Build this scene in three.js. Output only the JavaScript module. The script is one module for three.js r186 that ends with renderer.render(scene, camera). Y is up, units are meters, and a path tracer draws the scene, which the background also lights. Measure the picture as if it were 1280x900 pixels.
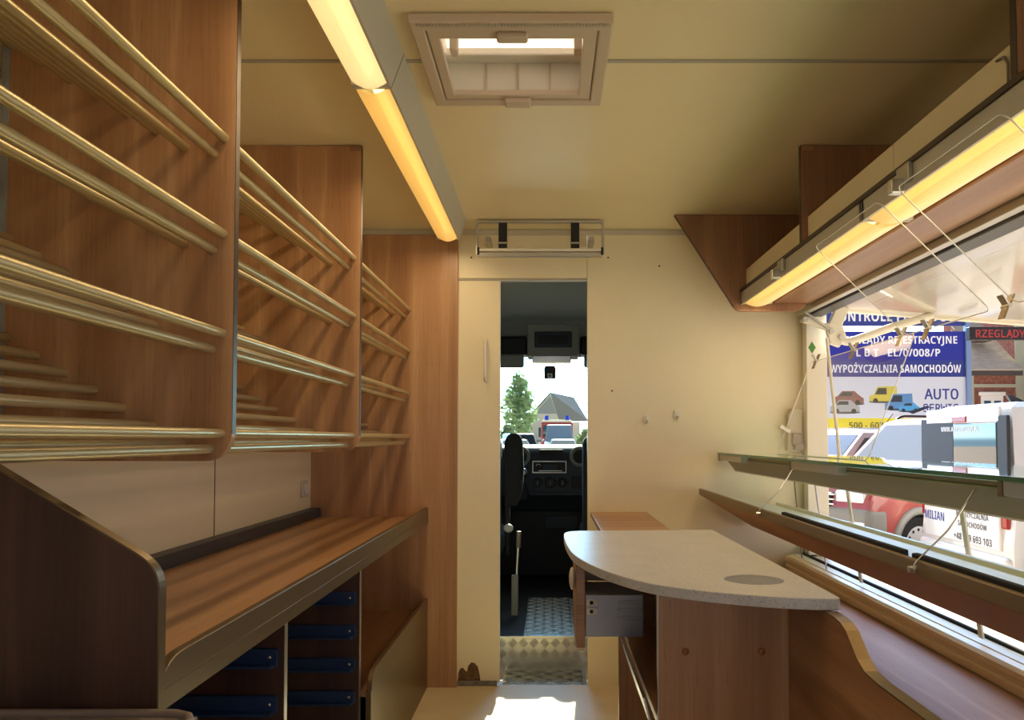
import * as THREE from 'three';
import { RoundedBoxGeometry } from 'three/addons/geometries/RoundedBoxGeometry.js';
import { ConvexGeometry } from 'three/addons/geometries/ConvexGeometry.js';
import { mergeGeometries, toCreasedNormals } from 'three/addons/utils/BufferGeometryUtils.js';
import { RectAreaLightUniformsLib } from 'three/addons/lights/RectAreaLightUniformsLib.js';
import { Sky } from 'three/addons/objects/Sky.js';

// ------------------------------------------------------------------ camera, sky, sun, exposure
RectAreaLightUniformsLib.init();
const scene = new THREE.Scene();
const camera = new THREE.PerspectiveCamera(2 * Math.atan(513 / 1000) * 180 / Math.PI, 1370 / 1026, 0.05, 500);
camera.position.set(0, 1.072, 0);
camera.rotation.x = THREE.MathUtils.degToRad(2.0);
camera.setViewOffset(1370, 1026, 0, 0, 1280, 900);
const sunDir = new THREE.Vector3(0.07, 0.545, -1).normalize();
const sky = new Sky();
sky.scale.setScalar(400);
sky.material.uniforms.turbidity.value = 10;
sky.material.uniforms.rayleigh.value = 0.5;
sky.material.uniforms.mieCoefficient.value = 0.003;
sky.material.uniforms.mieDirectionalG.value = 0.75;
sky.material.uniforms.cloudCoverage.value = 0.55;
sky.material.uniforms.cloudDensity.value = 0.6;
sky.material.uniforms.sunPosition.value.copy(sunDir);
scene.add(sky);
scene.environmentIntensity = 0.37;
const sun = new THREE.DirectionalLight(0xffeed0, 7.0);
sun.position.copy(sunDir).multiplyScalar(40);
sun.castShadow = true;
Object.assign(sun.shadow.camera, { left: -20, right: 20, top: 20, bottom: -20, near: 1, far: 90 });
sun.shadow.mapSize.set(4096, 4096);
scene.add(sun); scene.add(sun.target);
const renderer = new THREE.WebGLRenderer();
renderer.toneMapping = THREE.LinearToneMapping;
renderer.toneMappingExposure = 2.4;
renderer.shadowMap.enabled = true;
const LAMP_LEFT = 4.5, LAMP_RIGHT = 1.6, LAMP_COLOR = 0xffe0b0;

// ------------------------------------------------------------------ helpers
let seed = 7;
const rnd = () => { seed = (seed * 1664525 + 1013904223) >>> 0; return seed / 4294967296; };
const taken = new Map();
function numbered(name) { const n = taken.get(name) ?? 0; taken.set(name, n + 1); return n ? name + '_' + String(n).padStart(3, '0') : name; }
function shade(o) { o.castShadow = true; o.receiveShadow = true; return o; }
function tag(o, label, category, group, kind) {
  if (label) o.userData.label = label;
  if (category) o.userData.category = category;
  if (group) o.userData.group = group;
  if (kind) o.userData.kind = kind;
  return o;
}
// a Group at a thing's base; parts are given in world metres and moved into it
function thing(name, label, category, [x, y, z], group) {
  const o = new THREE.Group(); o.name = numbered(name); o.position.set(x, y, z); scene.add(o);
  return tag(o, label, category, group);
}
function part(name, geo, mat, parent) {
  const m = shade(new THREE.Mesh(geo, mat)); m.name = name;
  if (parent.isGroup && parent.parent === scene) m.position.copy(parent.position).negate();
  parent.add(m); return m;
}
function piece(name, geo, mat, parent) { const m = shade(new THREE.Mesh(geo, mat)); m.name = name; parent.add(m); return m; }
function solo(name, geo, mat, label, category, group) {
  geo.computeBoundingBox(); const b = geo.boundingBox, c = [(b.min.x + b.max.x) / 2, b.min.y, (b.min.z + b.max.z) / 2];
  geo.translate(-c[0], -c[1], -c[2]);
  const m = shade(new THREE.Mesh(geo, mat)); m.name = numbered(name); m.position.set(...c); scene.add(m);
  return tag(m, label, category, group);
}
function struct(name, geo, mat, label, category) { const m = solo(name, geo, mat, label, category); m.userData.kind = 'structure'; return m; }
// uv in metres; v runs along the grain axis
function metreUV(g, grain = 'y') {
  const p = g.attributes.position, n = g.attributes.normal, uv = new Float32Array(p.count * 2), G = { x: 0, y: 1, z: 2 }[grain];
  for (let i = 0; i < p.count; i++) {
    const q = [p.getX(i), p.getY(i), p.getZ(i)], a = [Math.abs(n.getX(i)), Math.abs(n.getY(i)), Math.abs(n.getZ(i))];
    const k = a.indexOf(Math.max(...a)), rest = [0, 1, 2].filter((j) => j !== k), along = rest.includes(G) ? G : rest[1], across = rest.find((j) => j !== along);
    uv[i * 2] = q[across] + 0.37 * k; uv[i * 2 + 1] = q[along];
  }
  g.setAttribute('uv', new THREE.BufferAttribute(uv, 2)); return g;
}
function box(x0, x1, y0, y1, z0, z1, r = 0, grain = 'y') {
  const w = Math.abs(x1 - x0), h = Math.abs(y1 - y0), d = Math.abs(z1 - z0);
  const g = r ? new RoundedBoxGeometry(w, h, d, 2, Math.min(r, w / 2.01, h / 2.01, d / 2.01)) : new THREE.BoxGeometry(w, h, d);
  g.translate((x0 + x1) / 2, (y0 + y1) / 2, (z0 + z1) / 2);
  return metreUV(g, grain);
}
function merge(list) { return mergeGeometries(list.map((g) => { const h = g.index ? g.toNonIndexed() : g; for (const k of Object.keys(h.attributes)) if (!['position', 'normal', 'uv'].includes(k)) h.deleteAttribute(k); return h; })); }
const V = (x, y, z) => new THREE.Vector3(x, y, z);
function bar(a, b, r, seg = 8, r2 = r) {
  const A = V(...a), B = V(...b), d = B.clone().sub(A), g = new THREE.CylinderGeometry(r2, r, d.length(), seg);
  g.applyQuaternion(new THREE.Quaternion().setFromUnitVectors(V(0, 1, 0), d.clone().normalize()));
  return g.translate((A.x + B.x) / 2, (A.y + B.y) / 2, (A.z + B.z) / 2);
}
// flat bar (box section w x t) between two points; up gives the w direction
function flat(a, b, w, t, up = [0, 0, 1]) {
  const A = V(...a), B = V(...b), y = B.clone().sub(A), L = y.length(); y.normalize();
  const x = V(...up).sub(y.clone().multiplyScalar(V(...up).dot(y))).normalize(), z = x.clone().cross(y);
  const g = new RoundedBoxGeometry(w, L, t, 1, Math.min(w, t) * 0.2);
  g.applyMatrix4(new THREE.Matrix4().makeBasis(x, y, z)); return g.translate((A.x + B.x) / 2, (A.y + B.y) / 2, (A.z + B.z) / 2);
}
function tube(pts, r, seg = 24, rad = 8) { return new THREE.TubeGeometry(new THREE.CatmullRomCurve3(pts.map((p) => V(...p)), false, 'catmullrom', 0.15), seg, r, rad); }
// slab between 4 corners, t thick along its own normal (outwards = side the normal points to)
function slab(c, t, lift = 0) {
  const p = c.map((q) => V(...q)), n = p[1].clone().sub(p[0]).cross(p[3].clone().sub(p[0])).normalize();
  const top = p.map((q) => q.clone().addScaledVector(n, t + lift)), low = p.map((q) => q.clone().addScaledVector(n, lift));
  return new ConvexGeometry([...top, ...low]);
}
// extrude an outline in (a, b) along an axis
function prism(outline, from, to, axis, bevel = 0, curve = 6) {
  const s = outline instanceof THREE.Shape ? outline : new THREE.Shape(outline.map(([a, b]) => new THREE.Vector2(a, b)));
  const d = Math.abs(to - from) - 2 * bevel;
  const g = new THREE.ExtrudeGeometry(s, { depth: d, bevelEnabled: bevel > 0, bevelSize: bevel, bevelOffset: -bevel, bevelThickness: bevel, bevelSegments: 2, curveSegments: curve });
  g.translate(0, 0, Math.min(from, to) + bevel);
  if (axis === 'x') g.applyMatrix4(new THREE.Matrix4().makeBasis(V(0, 0, 1), V(0, 1, 0), V(1, 0, 0)).multiply(new THREE.Matrix4().makeScale(1, 1, 1)));
  if (axis === 'y') g.applyMatrix4(new THREE.Matrix4().makeBasis(V(1, 0, 0), V(0, 0, 1), V(0, 1, 0)));
  if (axis !== 'z') { const ix = g.index, p = g.attributes.position; if (!ix) { for (const k of Object.keys(g.attributes)) { const A = g.attributes[k], s2 = A.itemSize, a = A.array; for (let i = 0; i < p.count; i += 3) for (let c = 0; c < s2; c++) { const t = a[(i + 1) * s2 + c]; a[(i + 1) * s2 + c] = a[(i + 2) * s2 + c]; a[(i + 2) * s2 + c] = t; } } } }
  return g;
}

// ------------------------------------------------------------------ procedural textures
const perm = Array.from({ length: 512 }, () => rnd());
const hash = (x, y) => perm[(((x * 73 + y * 179) % 509) + 509) % 509];
const sm = (t) => t * t * (3 - 2 * t);
function noise(x, y) { const ix = Math.floor(x), iy = Math.floor(y), fx = sm(x - ix), fy = sm(y - iy); const a = hash(ix, iy), b = hash(ix + 1, iy), c = hash(ix, iy + 1), d = hash(ix + 1, iy + 1); return a + (b - a) * fx + (c - a) * fy + (a - b - c + d) * fx * fy; }
function fbm(x, y, o = 4) { let s = 0, a = 0.5, t = 0; for (let i = 0; i < o; i++) { s += a * noise(x, y); t += a; x = x * 2.03 + 17.1; y = y * 2.03 + 5.7; a *= 0.5; } return s / t; }
function dataTexture(w, h, f, srgb = true) {
  const d = new Uint8Array(w * h * 4);
  for (let j = 0; j < h; j++) for (let i = 0; i < w; i++) { const c = f(i / w, j / h); const k = (j * w + i) * 4; d[k] = c[0]; d[k + 1] = c[1]; d[k + 2] = c[2]; d[k + 3] = 255; }
  const t = new THREE.DataTexture(d, w, h); t.magFilter = THREE.LinearFilter; t.minFilter = THREE.LinearFilter;
  t.wrapS = t.wrapT = THREE.MirroredRepeatWrapping; if (srgb) t.colorSpace = THREE.SRGBColorSpace; t.needsUpdate = true; return t;
}
function woodTexture(base, dark, k = 1) {
  const t = dataTexture(512, 1024, (u, v) => {
    const warp = fbm(u * 5, v * 1.6 + 9, 3), band = fbm(u * 14 + warp * 2.5, v * 0.9, 3), fine = noise(u * 190, v * 9), pore = noise(u * 330 + 40, v * 26);
    let m = 0.62 * (band - 0.3) * 1.5 + 0.2 * (fine - 0.5) + (pore > 0.86 ? 0.22 : 0); m = Math.min(1, Math.max(0, 0.28 + m * k));
    return base.map((b, i) => b + (dark[i] - b) * m);
  });
  t.repeat.set(1 / 0.62, 1 / 1.3); return t;
}
function speckle() {
  const t = dataTexture(512, 512, (u, v) => { const a = noise(u * 230, v * 230), b = noise(u * 160 + 31, v * 160 + 9), s = fbm(u * 8, v * 8, 3) * 14 - 7; let c = [204, 205, 209]; if (a > 0.82) c = [172, 172, 178]; if (b > 0.88) c = [228, 226, 222]; if (a < 0.07) c = [140, 142, 150]; return c.map((x) => x + s); });
  t.repeat.set(2.4, 2.4); return t;
}
function mottle(c, amp, sx, sy, rep) { const t = dataTexture(256, 256, (u, v) => { const s = (fbm(u * sx, v * sy, 4) - 0.5) * amp + (noise(u * 200, v * 200) - 0.5) * amp * 0.35; return c.map((x) => Math.max(0, Math.min(255, x + s))); }); t.repeat.set(rep, rep); return t; }
const woodMap = woodTexture([206, 164, 122], [158, 114, 78], 1.2);
const woodMapDark = woodTexture([184, 140, 104], [132, 92, 64], 1.2);
const woodMapWenge = woodTexture([92, 64, 54], [58, 38, 32], 1.2);
const bumpNoise = dataTexture(256, 256, (u, v) => { const s = 255 * (0.5 * noise(u * 120, v * 120) + 0.5 * noise(u * 60, v * 60)); return [s, s, s]; }, false); bumpNoise.repeat.set(3, 3);

const std = (o) => new THREE.MeshStandardMaterial({ roughness: 0.6, ...o });
const phys = (o) => new THREE.MeshPhysicalMaterial(o);
const M = {
  cream: std({ map: mottle([240, 228, 194], 6, 6, 6, 1.1), roughness: 0.42 }),
  tan: std({ map: mottle([246, 229, 188], 6, 6, 6, 1.1), roughness: 0.35 }),
  ceiling: std({ map: mottle([240, 224, 182], 6, 5, 5, 0.9), roughness: 0.38 }),
  floor: std({ map: mottle([224, 208, 172], 12, 7, 7, 1.2), roughness: 0.5, bumpMap: bumpNoise, bumpScale: 0.0005 }),
  seam: std({ color: 0xb2ac9c, roughness: 0.5 }),
  gap: std({ color: 0x3a3026, roughness: 0.9 }),
  wood: std({ map: woodMap, roughness: 0.34 }),
  woodDark: std({ map: woodMapDark, roughness: 0.36 }),
  woodMatte: std({ map: woodMap, roughness: 0.62 }),
  wenge: std({ map: woodMapWenge, roughness: 0.45 }),
  edge: std({ color: 0x3c2a1c, roughness: 0.4 }),
  bronze: std({ color: 0x7d6c50, roughness: 0.36, metalness: 0.75 }),
  darkStrip: std({ color: 0x3a3d42, roughness: 0.45 }),
  rod: std({ color: 0xc9b98c, roughness: 0.33, metalness: 0.55 }),
  alu: std({ color: 0xb9b6ae, roughness: 0.35, metalness: 0.8 }),
  aluWarm: std({ color: 0x8f7d5c, roughness: 0.42, metalness: 0.55 }),
  steel: std({ color: 0xd4d4d2, roughness: 0.22, metalness: 1 }),
  whitePaint: std({ color: 0xe9e4d6, roughness: 0.45 }),
  flapPaint: phys({ color: 0xcdc6b6, roughness: 0.35, clearcoat: 1, clearcoatRoughness: 0.06 }),
  navy: std({ color: 0x1f3a66, roughness: 0.4 }),
  black: std({ color: 0x17171a, roughness: 0.6 }),
  blackSoft: std({ color: 0x26262a, roughness: 0.85 }),
  cabGrey: std({ color: 0x8c8b86, roughness: 0.8 }),
  cabDash: std({ color: 0x2c3440, roughness: 0.6 }),
  cabFloor: std({ color: 0x1d1d1f, roughness: 0.8 }),
  speckle: std({ map: speckle(), roughness: 0.35 }),
  tread: std({ color: 0xc2c0b6, roughness: 0.27, metalness: 0.95 }),
  hatchFrame: std({ color: 0xcdbba4, roughness: 0.5 }),
  dome: phys({ color: 0xf0dfca, roughness: 1, transmission: 0.22, thickness: 0 }),
  housing: std({ color: 0xc2bfb2, roughness: 0.38 }),
  diffuser: phys({ color: 0xfff0c4, roughness: 0.55, transmission: 0.5, thickness: 0, emissive: 0xffcf78, emissiveIntensity: 0.2 }),
  diffuserPale: phys({ color: 0xfff2d6, roughness: 0.55, transmission: 0.5, thickness: 0, emissive: 0xffe8b8, emissiveIntensity: 0.3 }),
  lampTube: std({ color: 0xffffff, emissive: 0xffdc90, emissiveIntensity: 1.2 }),
  acrylic: phys({ color: 0xffffff, roughness: 0.02, transmission: 1, thickness: 0, ior: 1.45 }),
  glassEdge: phys({ color: 0xcfeee0, roughness: 0.02, transmission: 1, thickness: 0, ior: 1.5 }),
  windscreen: phys({ color: 0xe4f4ea, roughness: 0.0, transmission: 1, thickness: 0, ior: 1.5 }),
  plastic: std({ color: 0x8d8078, roughness: 0.5 }),
  switchPlate: std({ color: 0xcfc7b0, roughness: 0.4 }),
  boxGrey: std({ color: 0xb0b6c2, roughness: 0.4, metalness: 0.15 }),
  rubber: std({ color: 0x222222, roughness: 0.9 }),
  green: std({ color: 0x4f8a3c, roughness: 0.6 }),
  rot: std({ map: mottle([120, 92, 62], 60, 9, 9, 6), roughness: 0.95 }),
  rotGrey: std({ map: mottle([130, 125, 115], 50, 9, 9, 6), roughness: 0.95 }),
};

// ------------------------------------------------------------------ the shell of the van body
const XL = -1.03, XR = 1.15, ZP = -3.5, ZB = 0.75, YC = 1.993;
const floor = struct('floor', box(XL - 0.04, XR + 0.04, -0.05, 0, ZP - 0.02, ZB + 0.04), M.floor, 'pale beige vinyl floor of the sales van', 'floor');
struct('wall_left', box(XL - 0.04, XL, 0, YC + 0.04, ZP - 0.04, ZB + 0.04), M.tan, 'cream side wall behind the bread racks and counter', 'wall');
{ // rear wall with its open door: daylight comes in from behind the camera
  const w = struct('wall_rear', box(XL, -0.4, 0, YC, ZB, ZB + 0.04), M.cream, 'cream rear wall of the van body with an open doorway', 'wall');
  const q = w.position, off = (g) => g.translate(-q.x, -q.y, -q.z);
  piece('side_panel', off(box(0.75, XR, 0, YC, ZB, ZB + 0.04)), M.cream, w);
  piece('header_panel', off(box(-0.4, 0.75, 1.86, YC, ZB, ZB + 0.04)), M.cream, w);
}
// right wall round the serving opening
const WZ0 = -3.44, WZ1 = -0.2, WY0 = 0.5, WY1 = 1.64;
{
  const w = struct('wall_right', box(XR, XR + 0.04, WY1, YC + 0.04, ZP - 0.04, ZB + 0.04), M.cream, 'cream side wall around the open serving hatch', 'wall');
  const q = w.position, off = (g) => g.translate(-q.x, -q.y, -q.z);
  piece('lower_panel', off(box(XR, XR + 0.04, -0.05, WY0, ZP - 0.04, ZB + 0.04)), M.cream, w);
  piece('jamb_panel', off(box(XR, XR + 0.04, WY0, WY1, ZP - 0.04, WZ0)), M.cream, w);
  piece('jamb_panel', off(box(XR, XR + 0.04, WY0, WY1, WZ1, ZB + 0.04)), M.cream, w);
}
// ceiling with the hatch opening
const HX0 = -0.275, HX1 = 0.115, HZ0 = -2.105, HZ1 = -1.725;
{
  const c = struct('ceiling', box(XL - 0.04, XR + 0.04, YC, YC + 0.04, HZ1, ZB + 0.04), M.ceiling, 'glossy cream ceiling with a grey joint strip', 'ceiling');
  const q = c.position, off = (g) => g.translate(-q.x, -q.y, -q.z);
  piece('ceiling_panel', off(box(XL - 0.04, XR + 0.04, YC, YC + 0.04, ZP - 0.04, HZ0)), M.ceiling, c);
  piece('ceiling_panel', off(box(XL - 0.04, HX0, YC, YC + 0.04, HZ0, HZ1)), M.ceiling, c);
  piece('ceiling_panel', off(box(HX1, XR + 0.04, YC, YC + 0.04, HZ0, HZ1)), M.ceiling, c);
  piece('joint_strip', off(box(XL, HX0 - 0.03, YC - 0.003, YC, -1.928, -1.914, 0.001)), M.seam, c);
  piece('joint_strip', off(box(HX1 + 0.03, XR, YC - 0.003, YC, -1.928, -1.914, 0.001)), M.seam, c);
}
// partition towards the driver's cab
{
  const w = struct('wall_front', box(XL - 0.04, -0.396, 0, YC, ZP - 0.04, ZP), M.cream, 'cream partition wall with the passage to the cab', 'wall');
  const q = w.position, off = (g) => g.translate(-q.x, -q.y, -q.z);
  piece('header_panel', off(box(-0.3945, 0.1715, 1.777, YC, ZP - 0.04, ZP)), M.cream, w);
  piece('side_panel', off(box(0.173, XR, 0, YC, ZP - 0.04, ZP)), M.cream, w);
  piece('door_rail', off(box(-0.3945, 0.1715, 1.768, 1.776, ZP - 0.04, ZP - 0.006)), M.seam, w);
  const t = struct('trim_1', box(XL, XR, YC - 0.026, YC - 0.001, ZP, ZP + 0.006, 0.002), std({ color: 0xc9c2b0, roughness: 0.5 }), 'grey strip along the joint of ceiling and partition', 'trim');
  const d = thing('door_1', 'cream sliding door half open beside the wood panel', 'door', [-0.31, 0, ZP - 0.02]); d.userData.kind = 'structure';
  const leaf = new THREE.Shape(); leaf.moveTo(-0.41, 0.012);
  // the torn lower corner of the leaf
  for (const [x, y] of [[-0.392, 0.012], [-0.39, 0.05], [-0.382, 0.072], [-0.37, 0.078], [-0.36, 0.066], [-0.352, 0.06], [-0.347, 0.085], [-0.333, 0.1], [-0.318, 0.098], [-0.305, 0.083], [-0.296, 0.045], [-0.292, 0.012]]) leaf.lineTo(x, y);
  leaf.lineTo(-0.212, 0.012); leaf.lineTo(-0.212, 1.767); leaf.lineTo(-0.41, 1.767); leaf.lineTo(-0.41, 0.012);
  part('door_leaf', metreUV(prism(leaf, ZP - 0.03, ZP - 0.008, 'z')), M.cream, d);
  const core = part('torn_core', metreUV(box(-0.394, -0.29, 0.006, 0.1, ZP - 0.026, ZP - 0.016)), M.rot, d); core.userData.label = 'bare brown board where the door skin is torn';
  part('torn_strip', box(-0.394, -0.22, 0.0, 0.022, ZP - 0.012, ZP - 0.002, 0.003), M.rotGrey, d);
  part('door_edge', box(-0.214, -0.21, 0.012, 1.767, ZP - 0.032, ZP - 0.006), M.whitePaint, d);
  const h = part('handle', tube([[-0.274, 1.328, ZP - 0.008], [-0.274, 1.336, ZP + 0.022], [-0.274, 1.36, ZP + 0.028], [-0.274, 1.47, ZP + 0.028], [-0.274, 1.496, ZP + 0.022], [-0.274, 1.504, ZP - 0.008]], 0.008, 30, 8), M.whitePaint, d);
}
// hall window frame in the right wall
{
  const w = thing('window_1', 'white metal frame of the open serving hatch', 'window', [1.13, WY0, -1.5]); w.userData.kind = 'structure';
  part('frame_jamb', box(1.11, XR + 0.05, 0.575, WY1, WZ0 - 0.04, WZ0 + 0.012, 0.004), M.whitePaint, w);
  part('frame_jamb', box(1.11, XR + 0.05, 0.575, WY1, WZ1 - 0.012, WZ1 + 0.04, 0.004), M.whitePaint, w);
  part('head_rail', box(1.075, 1.105, 1.60, 1.628, WZ0, WZ1, 0.004), M.alu, w);
  part('head_rail', box(1.115, XR + 0.03, 1.595, 1.64, WZ0, WZ1, 0.004), M.darkStrip, w);
  // sill: an extruded profile along z
  const prof = [[1.02, 0.512], [1.02, 0.53], [1.026, 0.534], [1.026, 0.545], [1.02, 0.549], [1.02, 0.562], [1.028, 0.57], [1.05, 0.572], [1.05, 0.512]];
  const g = prism(prof.map(([a, b]) => [a, b]), WZ0 - 0.02, WZ1, 'z'); part('sill_profile', g, std({ color: 0xf0dcae, roughness: 0.4 }), w);
  part('sill_track', box(1.05, 1.09, 0.512, 0.575, WZ0 - 0.02, WZ1, 0.003), M.whitePaint, w);
  part('seal', box(1.09, 1.1, 0.512, 0.583, WZ0 - 0.02, WZ1, 0.002), M.rubber, w);
  part('outer_sill', box(1.1, XR + 0.06, 0.5, 0.568, WZ0 - 0.02, WZ1, 0.003), M.whitePaint, w);
  const st = part('sticker', new THREE.CircleGeometry(0.022, 4).scale(0.75, 1.2, 1).rotateY(0).translate(1.135, 1.462, WZ0 + 0.0128), M.green, w); st.userData.label = 'green diamond sticker';
}
// tall wood panel on the partition
struct('trim_3', box(XL, -0.394, 0, YC - 0.028, ZP + 0.001, ZP + 0.018, 0.001), M.wood, 'tall wood laminate panel on the partition beside the sliding door', 'panel');

// ------------------------------------------------------------------ bread racks (left)
const ZS = [-0.5, -1.5, -2.5, -3.48];
const RX = -0.586, RY = 1.03;
const rackShape = () => {
  const s = new THREE.Shape(), r = 0.05; s.moveTo(XL + 0.004, RY); s.lineTo(RX - r, RY); s.absarc(RX - r, RY + r, r, -Math.PI / 2, 0); s.lineTo(RX, YC - 0.002); s.lineTo(XL + 0.004, YC - 0.002); s.lineTo(XL + 0.004, RY); return s;
};
const rackPanel = metreUV(prism(rackShape(), 0, 0.018, 'z', 0.0008, 8));
const rodGeo = new THREE.CylinderGeometry(0.0088, 0.0088, 1, 12).rotateX(Math.PI / 2);
const rackLabels = ['wood bread rack bay with metal rods above the dark counter end panel', 'wood bread rack bay with metal rods, between the two rounded side panels', 'wood bread rack bay with metal rods against the tall wood panel by the sliding door'];
const edgeGeo = merge([box(RX, RX + 0.0012, RY + 0.05, YC - 0.002, 0, 0.018)]);
for (let b = 0; b < 3; b++) {
  const t = thing('bread_rack', rackLabels[b], 'bread rack', [-0.8, RY, (ZS[b] + ZS[b + 1]) / 2], 'bread racks along the side wall');
  const panels = b === 0 ? [ZS[0], ZS[1]] : b === 1 ? [ZS[2]] : [];
  for (const z of panels) {
    const p = part('side_panel', rackPanel, M.wood, t); p.position.z += z;
    const e = piece('edge_band', edgeGeo, M.edge, p);
    piece('corner_cap', box(RX - 0.035, RX - 0.001, YC - 0.02, YC - 0.003, 0.018, 0.0215, 0.001), M.woodDark, p);
    piece('back_rail', box(XL + 0.0045, XL + 0.018, RY + 0.02, YC - 0.03, 0.0175, 0.021), std({ color: 0x99a0a6, roughness: 0.4 }), p);
  }
  const z0 = ZS[b + 1] + (b < 2 ? 0.018 : 0), z1 = ZS[b];
  const at = (x, y) => { const m = part('rod', rodGeo, M.rod, t); m.scale.z = z1 - z0; m.position.add(V(x, y, (z0 + z1) / 2)); };
  for (const y of [1.634, 1.453, 1.267, 1.081]) {
    at(-0.606, y); at(-0.626, y - 0.029);
    for (let k = 0; k < 7; k++) at(-0.68 - 0.0545 * k, y - 0.018 + 0.0325 * k);
  }
}

// ------------------------------------------------------------------ counter (left)
{
  const cz0 = ZP + 0.02, cz1 = -1.08;
  const t = thing('worktop', 'wood laminate worktop with bronze raised front edge under the bread racks', 'worktop', [-0.78, 0.705, -2.3]);
  part('board', box(XL, -0.52, 0.705, 0.733, cz0, cz1, 0.001, 'z'), M.wood, t);
  part('edge_band', box(-0.52, -0.5185, 0.7055, 0.7325, cz0, cz1), M.bronze, t);
  const lip = new THREE.Shape(); // outline in (z, y)
  lip.moveTo(cz0, 0.7335); lip.lineTo(cz0, 0.772); lip.lineTo(cz1 - 0.075, 0.772); lip.bezierCurveTo(cz1 - 0.03, 0.772, cz1 - 0.012, 0.755, cz1 - 0.003, 0.7335); lip.lineTo(cz0, 0.7335);
  part('raised_edge', prism(lip, -0.534, -0.519, 'x', 0.0015, 10), M.bronze, t);
  part('upstand', box(XL + 0.001, -0.985, 0.733, 0.772, cz0, cz1, 0.002, 'z'), M.darkStrip, t);
}
{
  const t = thing('end_panel', 'dark sloping end panel closing the worktop under the racks', 'panel', [-0.77, 0, -1.07]);
  const s = new THREE.Shape(); s.moveTo(XL + 0.002, 0.002); s.lineTo(-0.513, 0.002); s.lineTo(-0.513, 0.865); s.bezierCurveTo(-0.513, 0.895, -0.525, 0.908, -0.548, 0.922); s.lineTo(XL + 0.002, 1.21); s.lineTo(XL + 0.002, 0.002);
  part('board', metreUV(prism(s, -1.079, -1.061, 'z', 0.0008, 10)), M.wenge, t);
  const e = new THREE.Shape(); e.moveTo(-0.513, 0.002); e.lineTo(-0.511, 0.002); e.lineTo(-0.511, 0.866); e.bezierCurveTo(-0.511, 0.898, -0.524, 0.91, -0.547, 0.924); e.lineTo(-1.0, 1.1945); e.lineTo(-1.0, 1.1925); e.lineTo(-0.548, 0.922); e.bezierCurveTo(-0.525, 0.908, -0.513, 0.895, -0.513, 0.865); e.lineTo(-0.513, 0.002);
  part('edge_band', prism(e, -1.079, -1.061, 'z', 0, 10), M.bronze, t);
}
// dividers with crate runners under the worktop
for (const [zd, ys, label] of [[-1.69, [0.615, 0.518, 0.421, 0.324, 0.227], 'dark divider panel with blue crate runners next to the sloping end panel'], [-2.36, [0.605, 0.509, 0.414, 0.319, 0.224], 'dark divider panel with four visible blue crate runners beside the low bin']]) {
  const t = thing('divider_panel', label, 'panel', [-0.79, 0, zd], 'dividers under the worktop');
  part('board', box(XL + 0.001, -0.552, 0.001, 0.704, zd - 0.018, zd, 0.001), M.wenge, t);
  part('edge_band', box(-0.552, -0.5505, 0.002, 0.703, zd - 0.018, zd), M.alu, t);
  for (const y of ys) {
    const s = new THREE.Shape(), x0 = XL + 0.03, x1 = -0.562, r = 0.007; s.moveTo(x0, y - 0.019); s.lineTo(x1 - r, y - 0.019); s.absarc(x1 - r, y - 0.019 + r, r, -Math.PI / 2, 0); s.lineTo(x1, y + 0.019 - r); s.absarc(x1 - r, y + 0.019 - r, r, 0, Math.PI / 2); s.lineTo(x0, y + 0.019);
    const run = part('runner', prism(s, zd, zd + 0.012, 'z', 0.0015, 4), M.navy, t);
    piece('runner_ledge', box(x0, x1 - 0.006, y - 0.018, y - 0.012, zd + 0.011, zd + 0.03, 0.002), M.navy, run);
    piece('bolt', new THREE.SphereGeometry(0.0045, 10, 6).scale(1, 1, 0.6).translate(-0.578, y + 0.002, zd + 0.0125), M.steel, run);
  }
}
// low bin shelf at the back
{
  const z0 = ZP + 0.02, z1 = -2.379;
  const t = thing('low_bin', 'low wood bin with bronze upturned lip under the worktop by the partition', 'bin', [-0.78, 0, -2.9]);
  part('shelf', box(XL + 0.001, -0.536, 0.312, 0.33, z0, z1 - 0.001, 0.001, 'z'), M.woodDark, t);
  part('front_board', box(-0.536, -0.52, 0.001, 0.328, z0, z1, 0.001, 'z'), M.bronze, t);
  const s = new THREE.Shape(); s.moveTo(z0, 0.3285); s.lineTo(z0, 0.383); s.lineTo(z1 - 0.075, 0.383); s.bezierCurveTo(z1 - 0.03, 0.383, z1 - 0.012, 0.366, z1 - 0.004, 0.3285); s.lineTo(z0, 0.3285);
  part('raised_edge', prism(s, -0.534, -0.519, 'x', 0.0015, 10), M.bronze, t);
  part('back_board', box(XL + 0.001, XL + 0.012, 0.33, 0.7, z0, z1 - 0.001), M.wood, t);
}
// wall details over the worktop
for (const z of [-2.478]) { const t = struct('trim_2', box(XL, XL + 0.0012, 0.772, RY + 0.2, z - 0.002, z + 0.002), M.gap, 'thin dark joint between the cream wall boards', 'trim'); }
{
  const t = thing('wall_switch', 'small beige wall switch above the worktop', 'switch', [XL + 0.006, 0.83, -3.375]);
  part('plate', box(XL, XL + 0.01, 0.826, 0.894, -3.412, -3.338, 0.004), M.switchPlate, t);
  part('rocker', box(XL + 0.009, XL + 0.016, 0.838, 0.882, -3.398, -3.352, 0.003), M.whitePaint, t);
}
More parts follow.
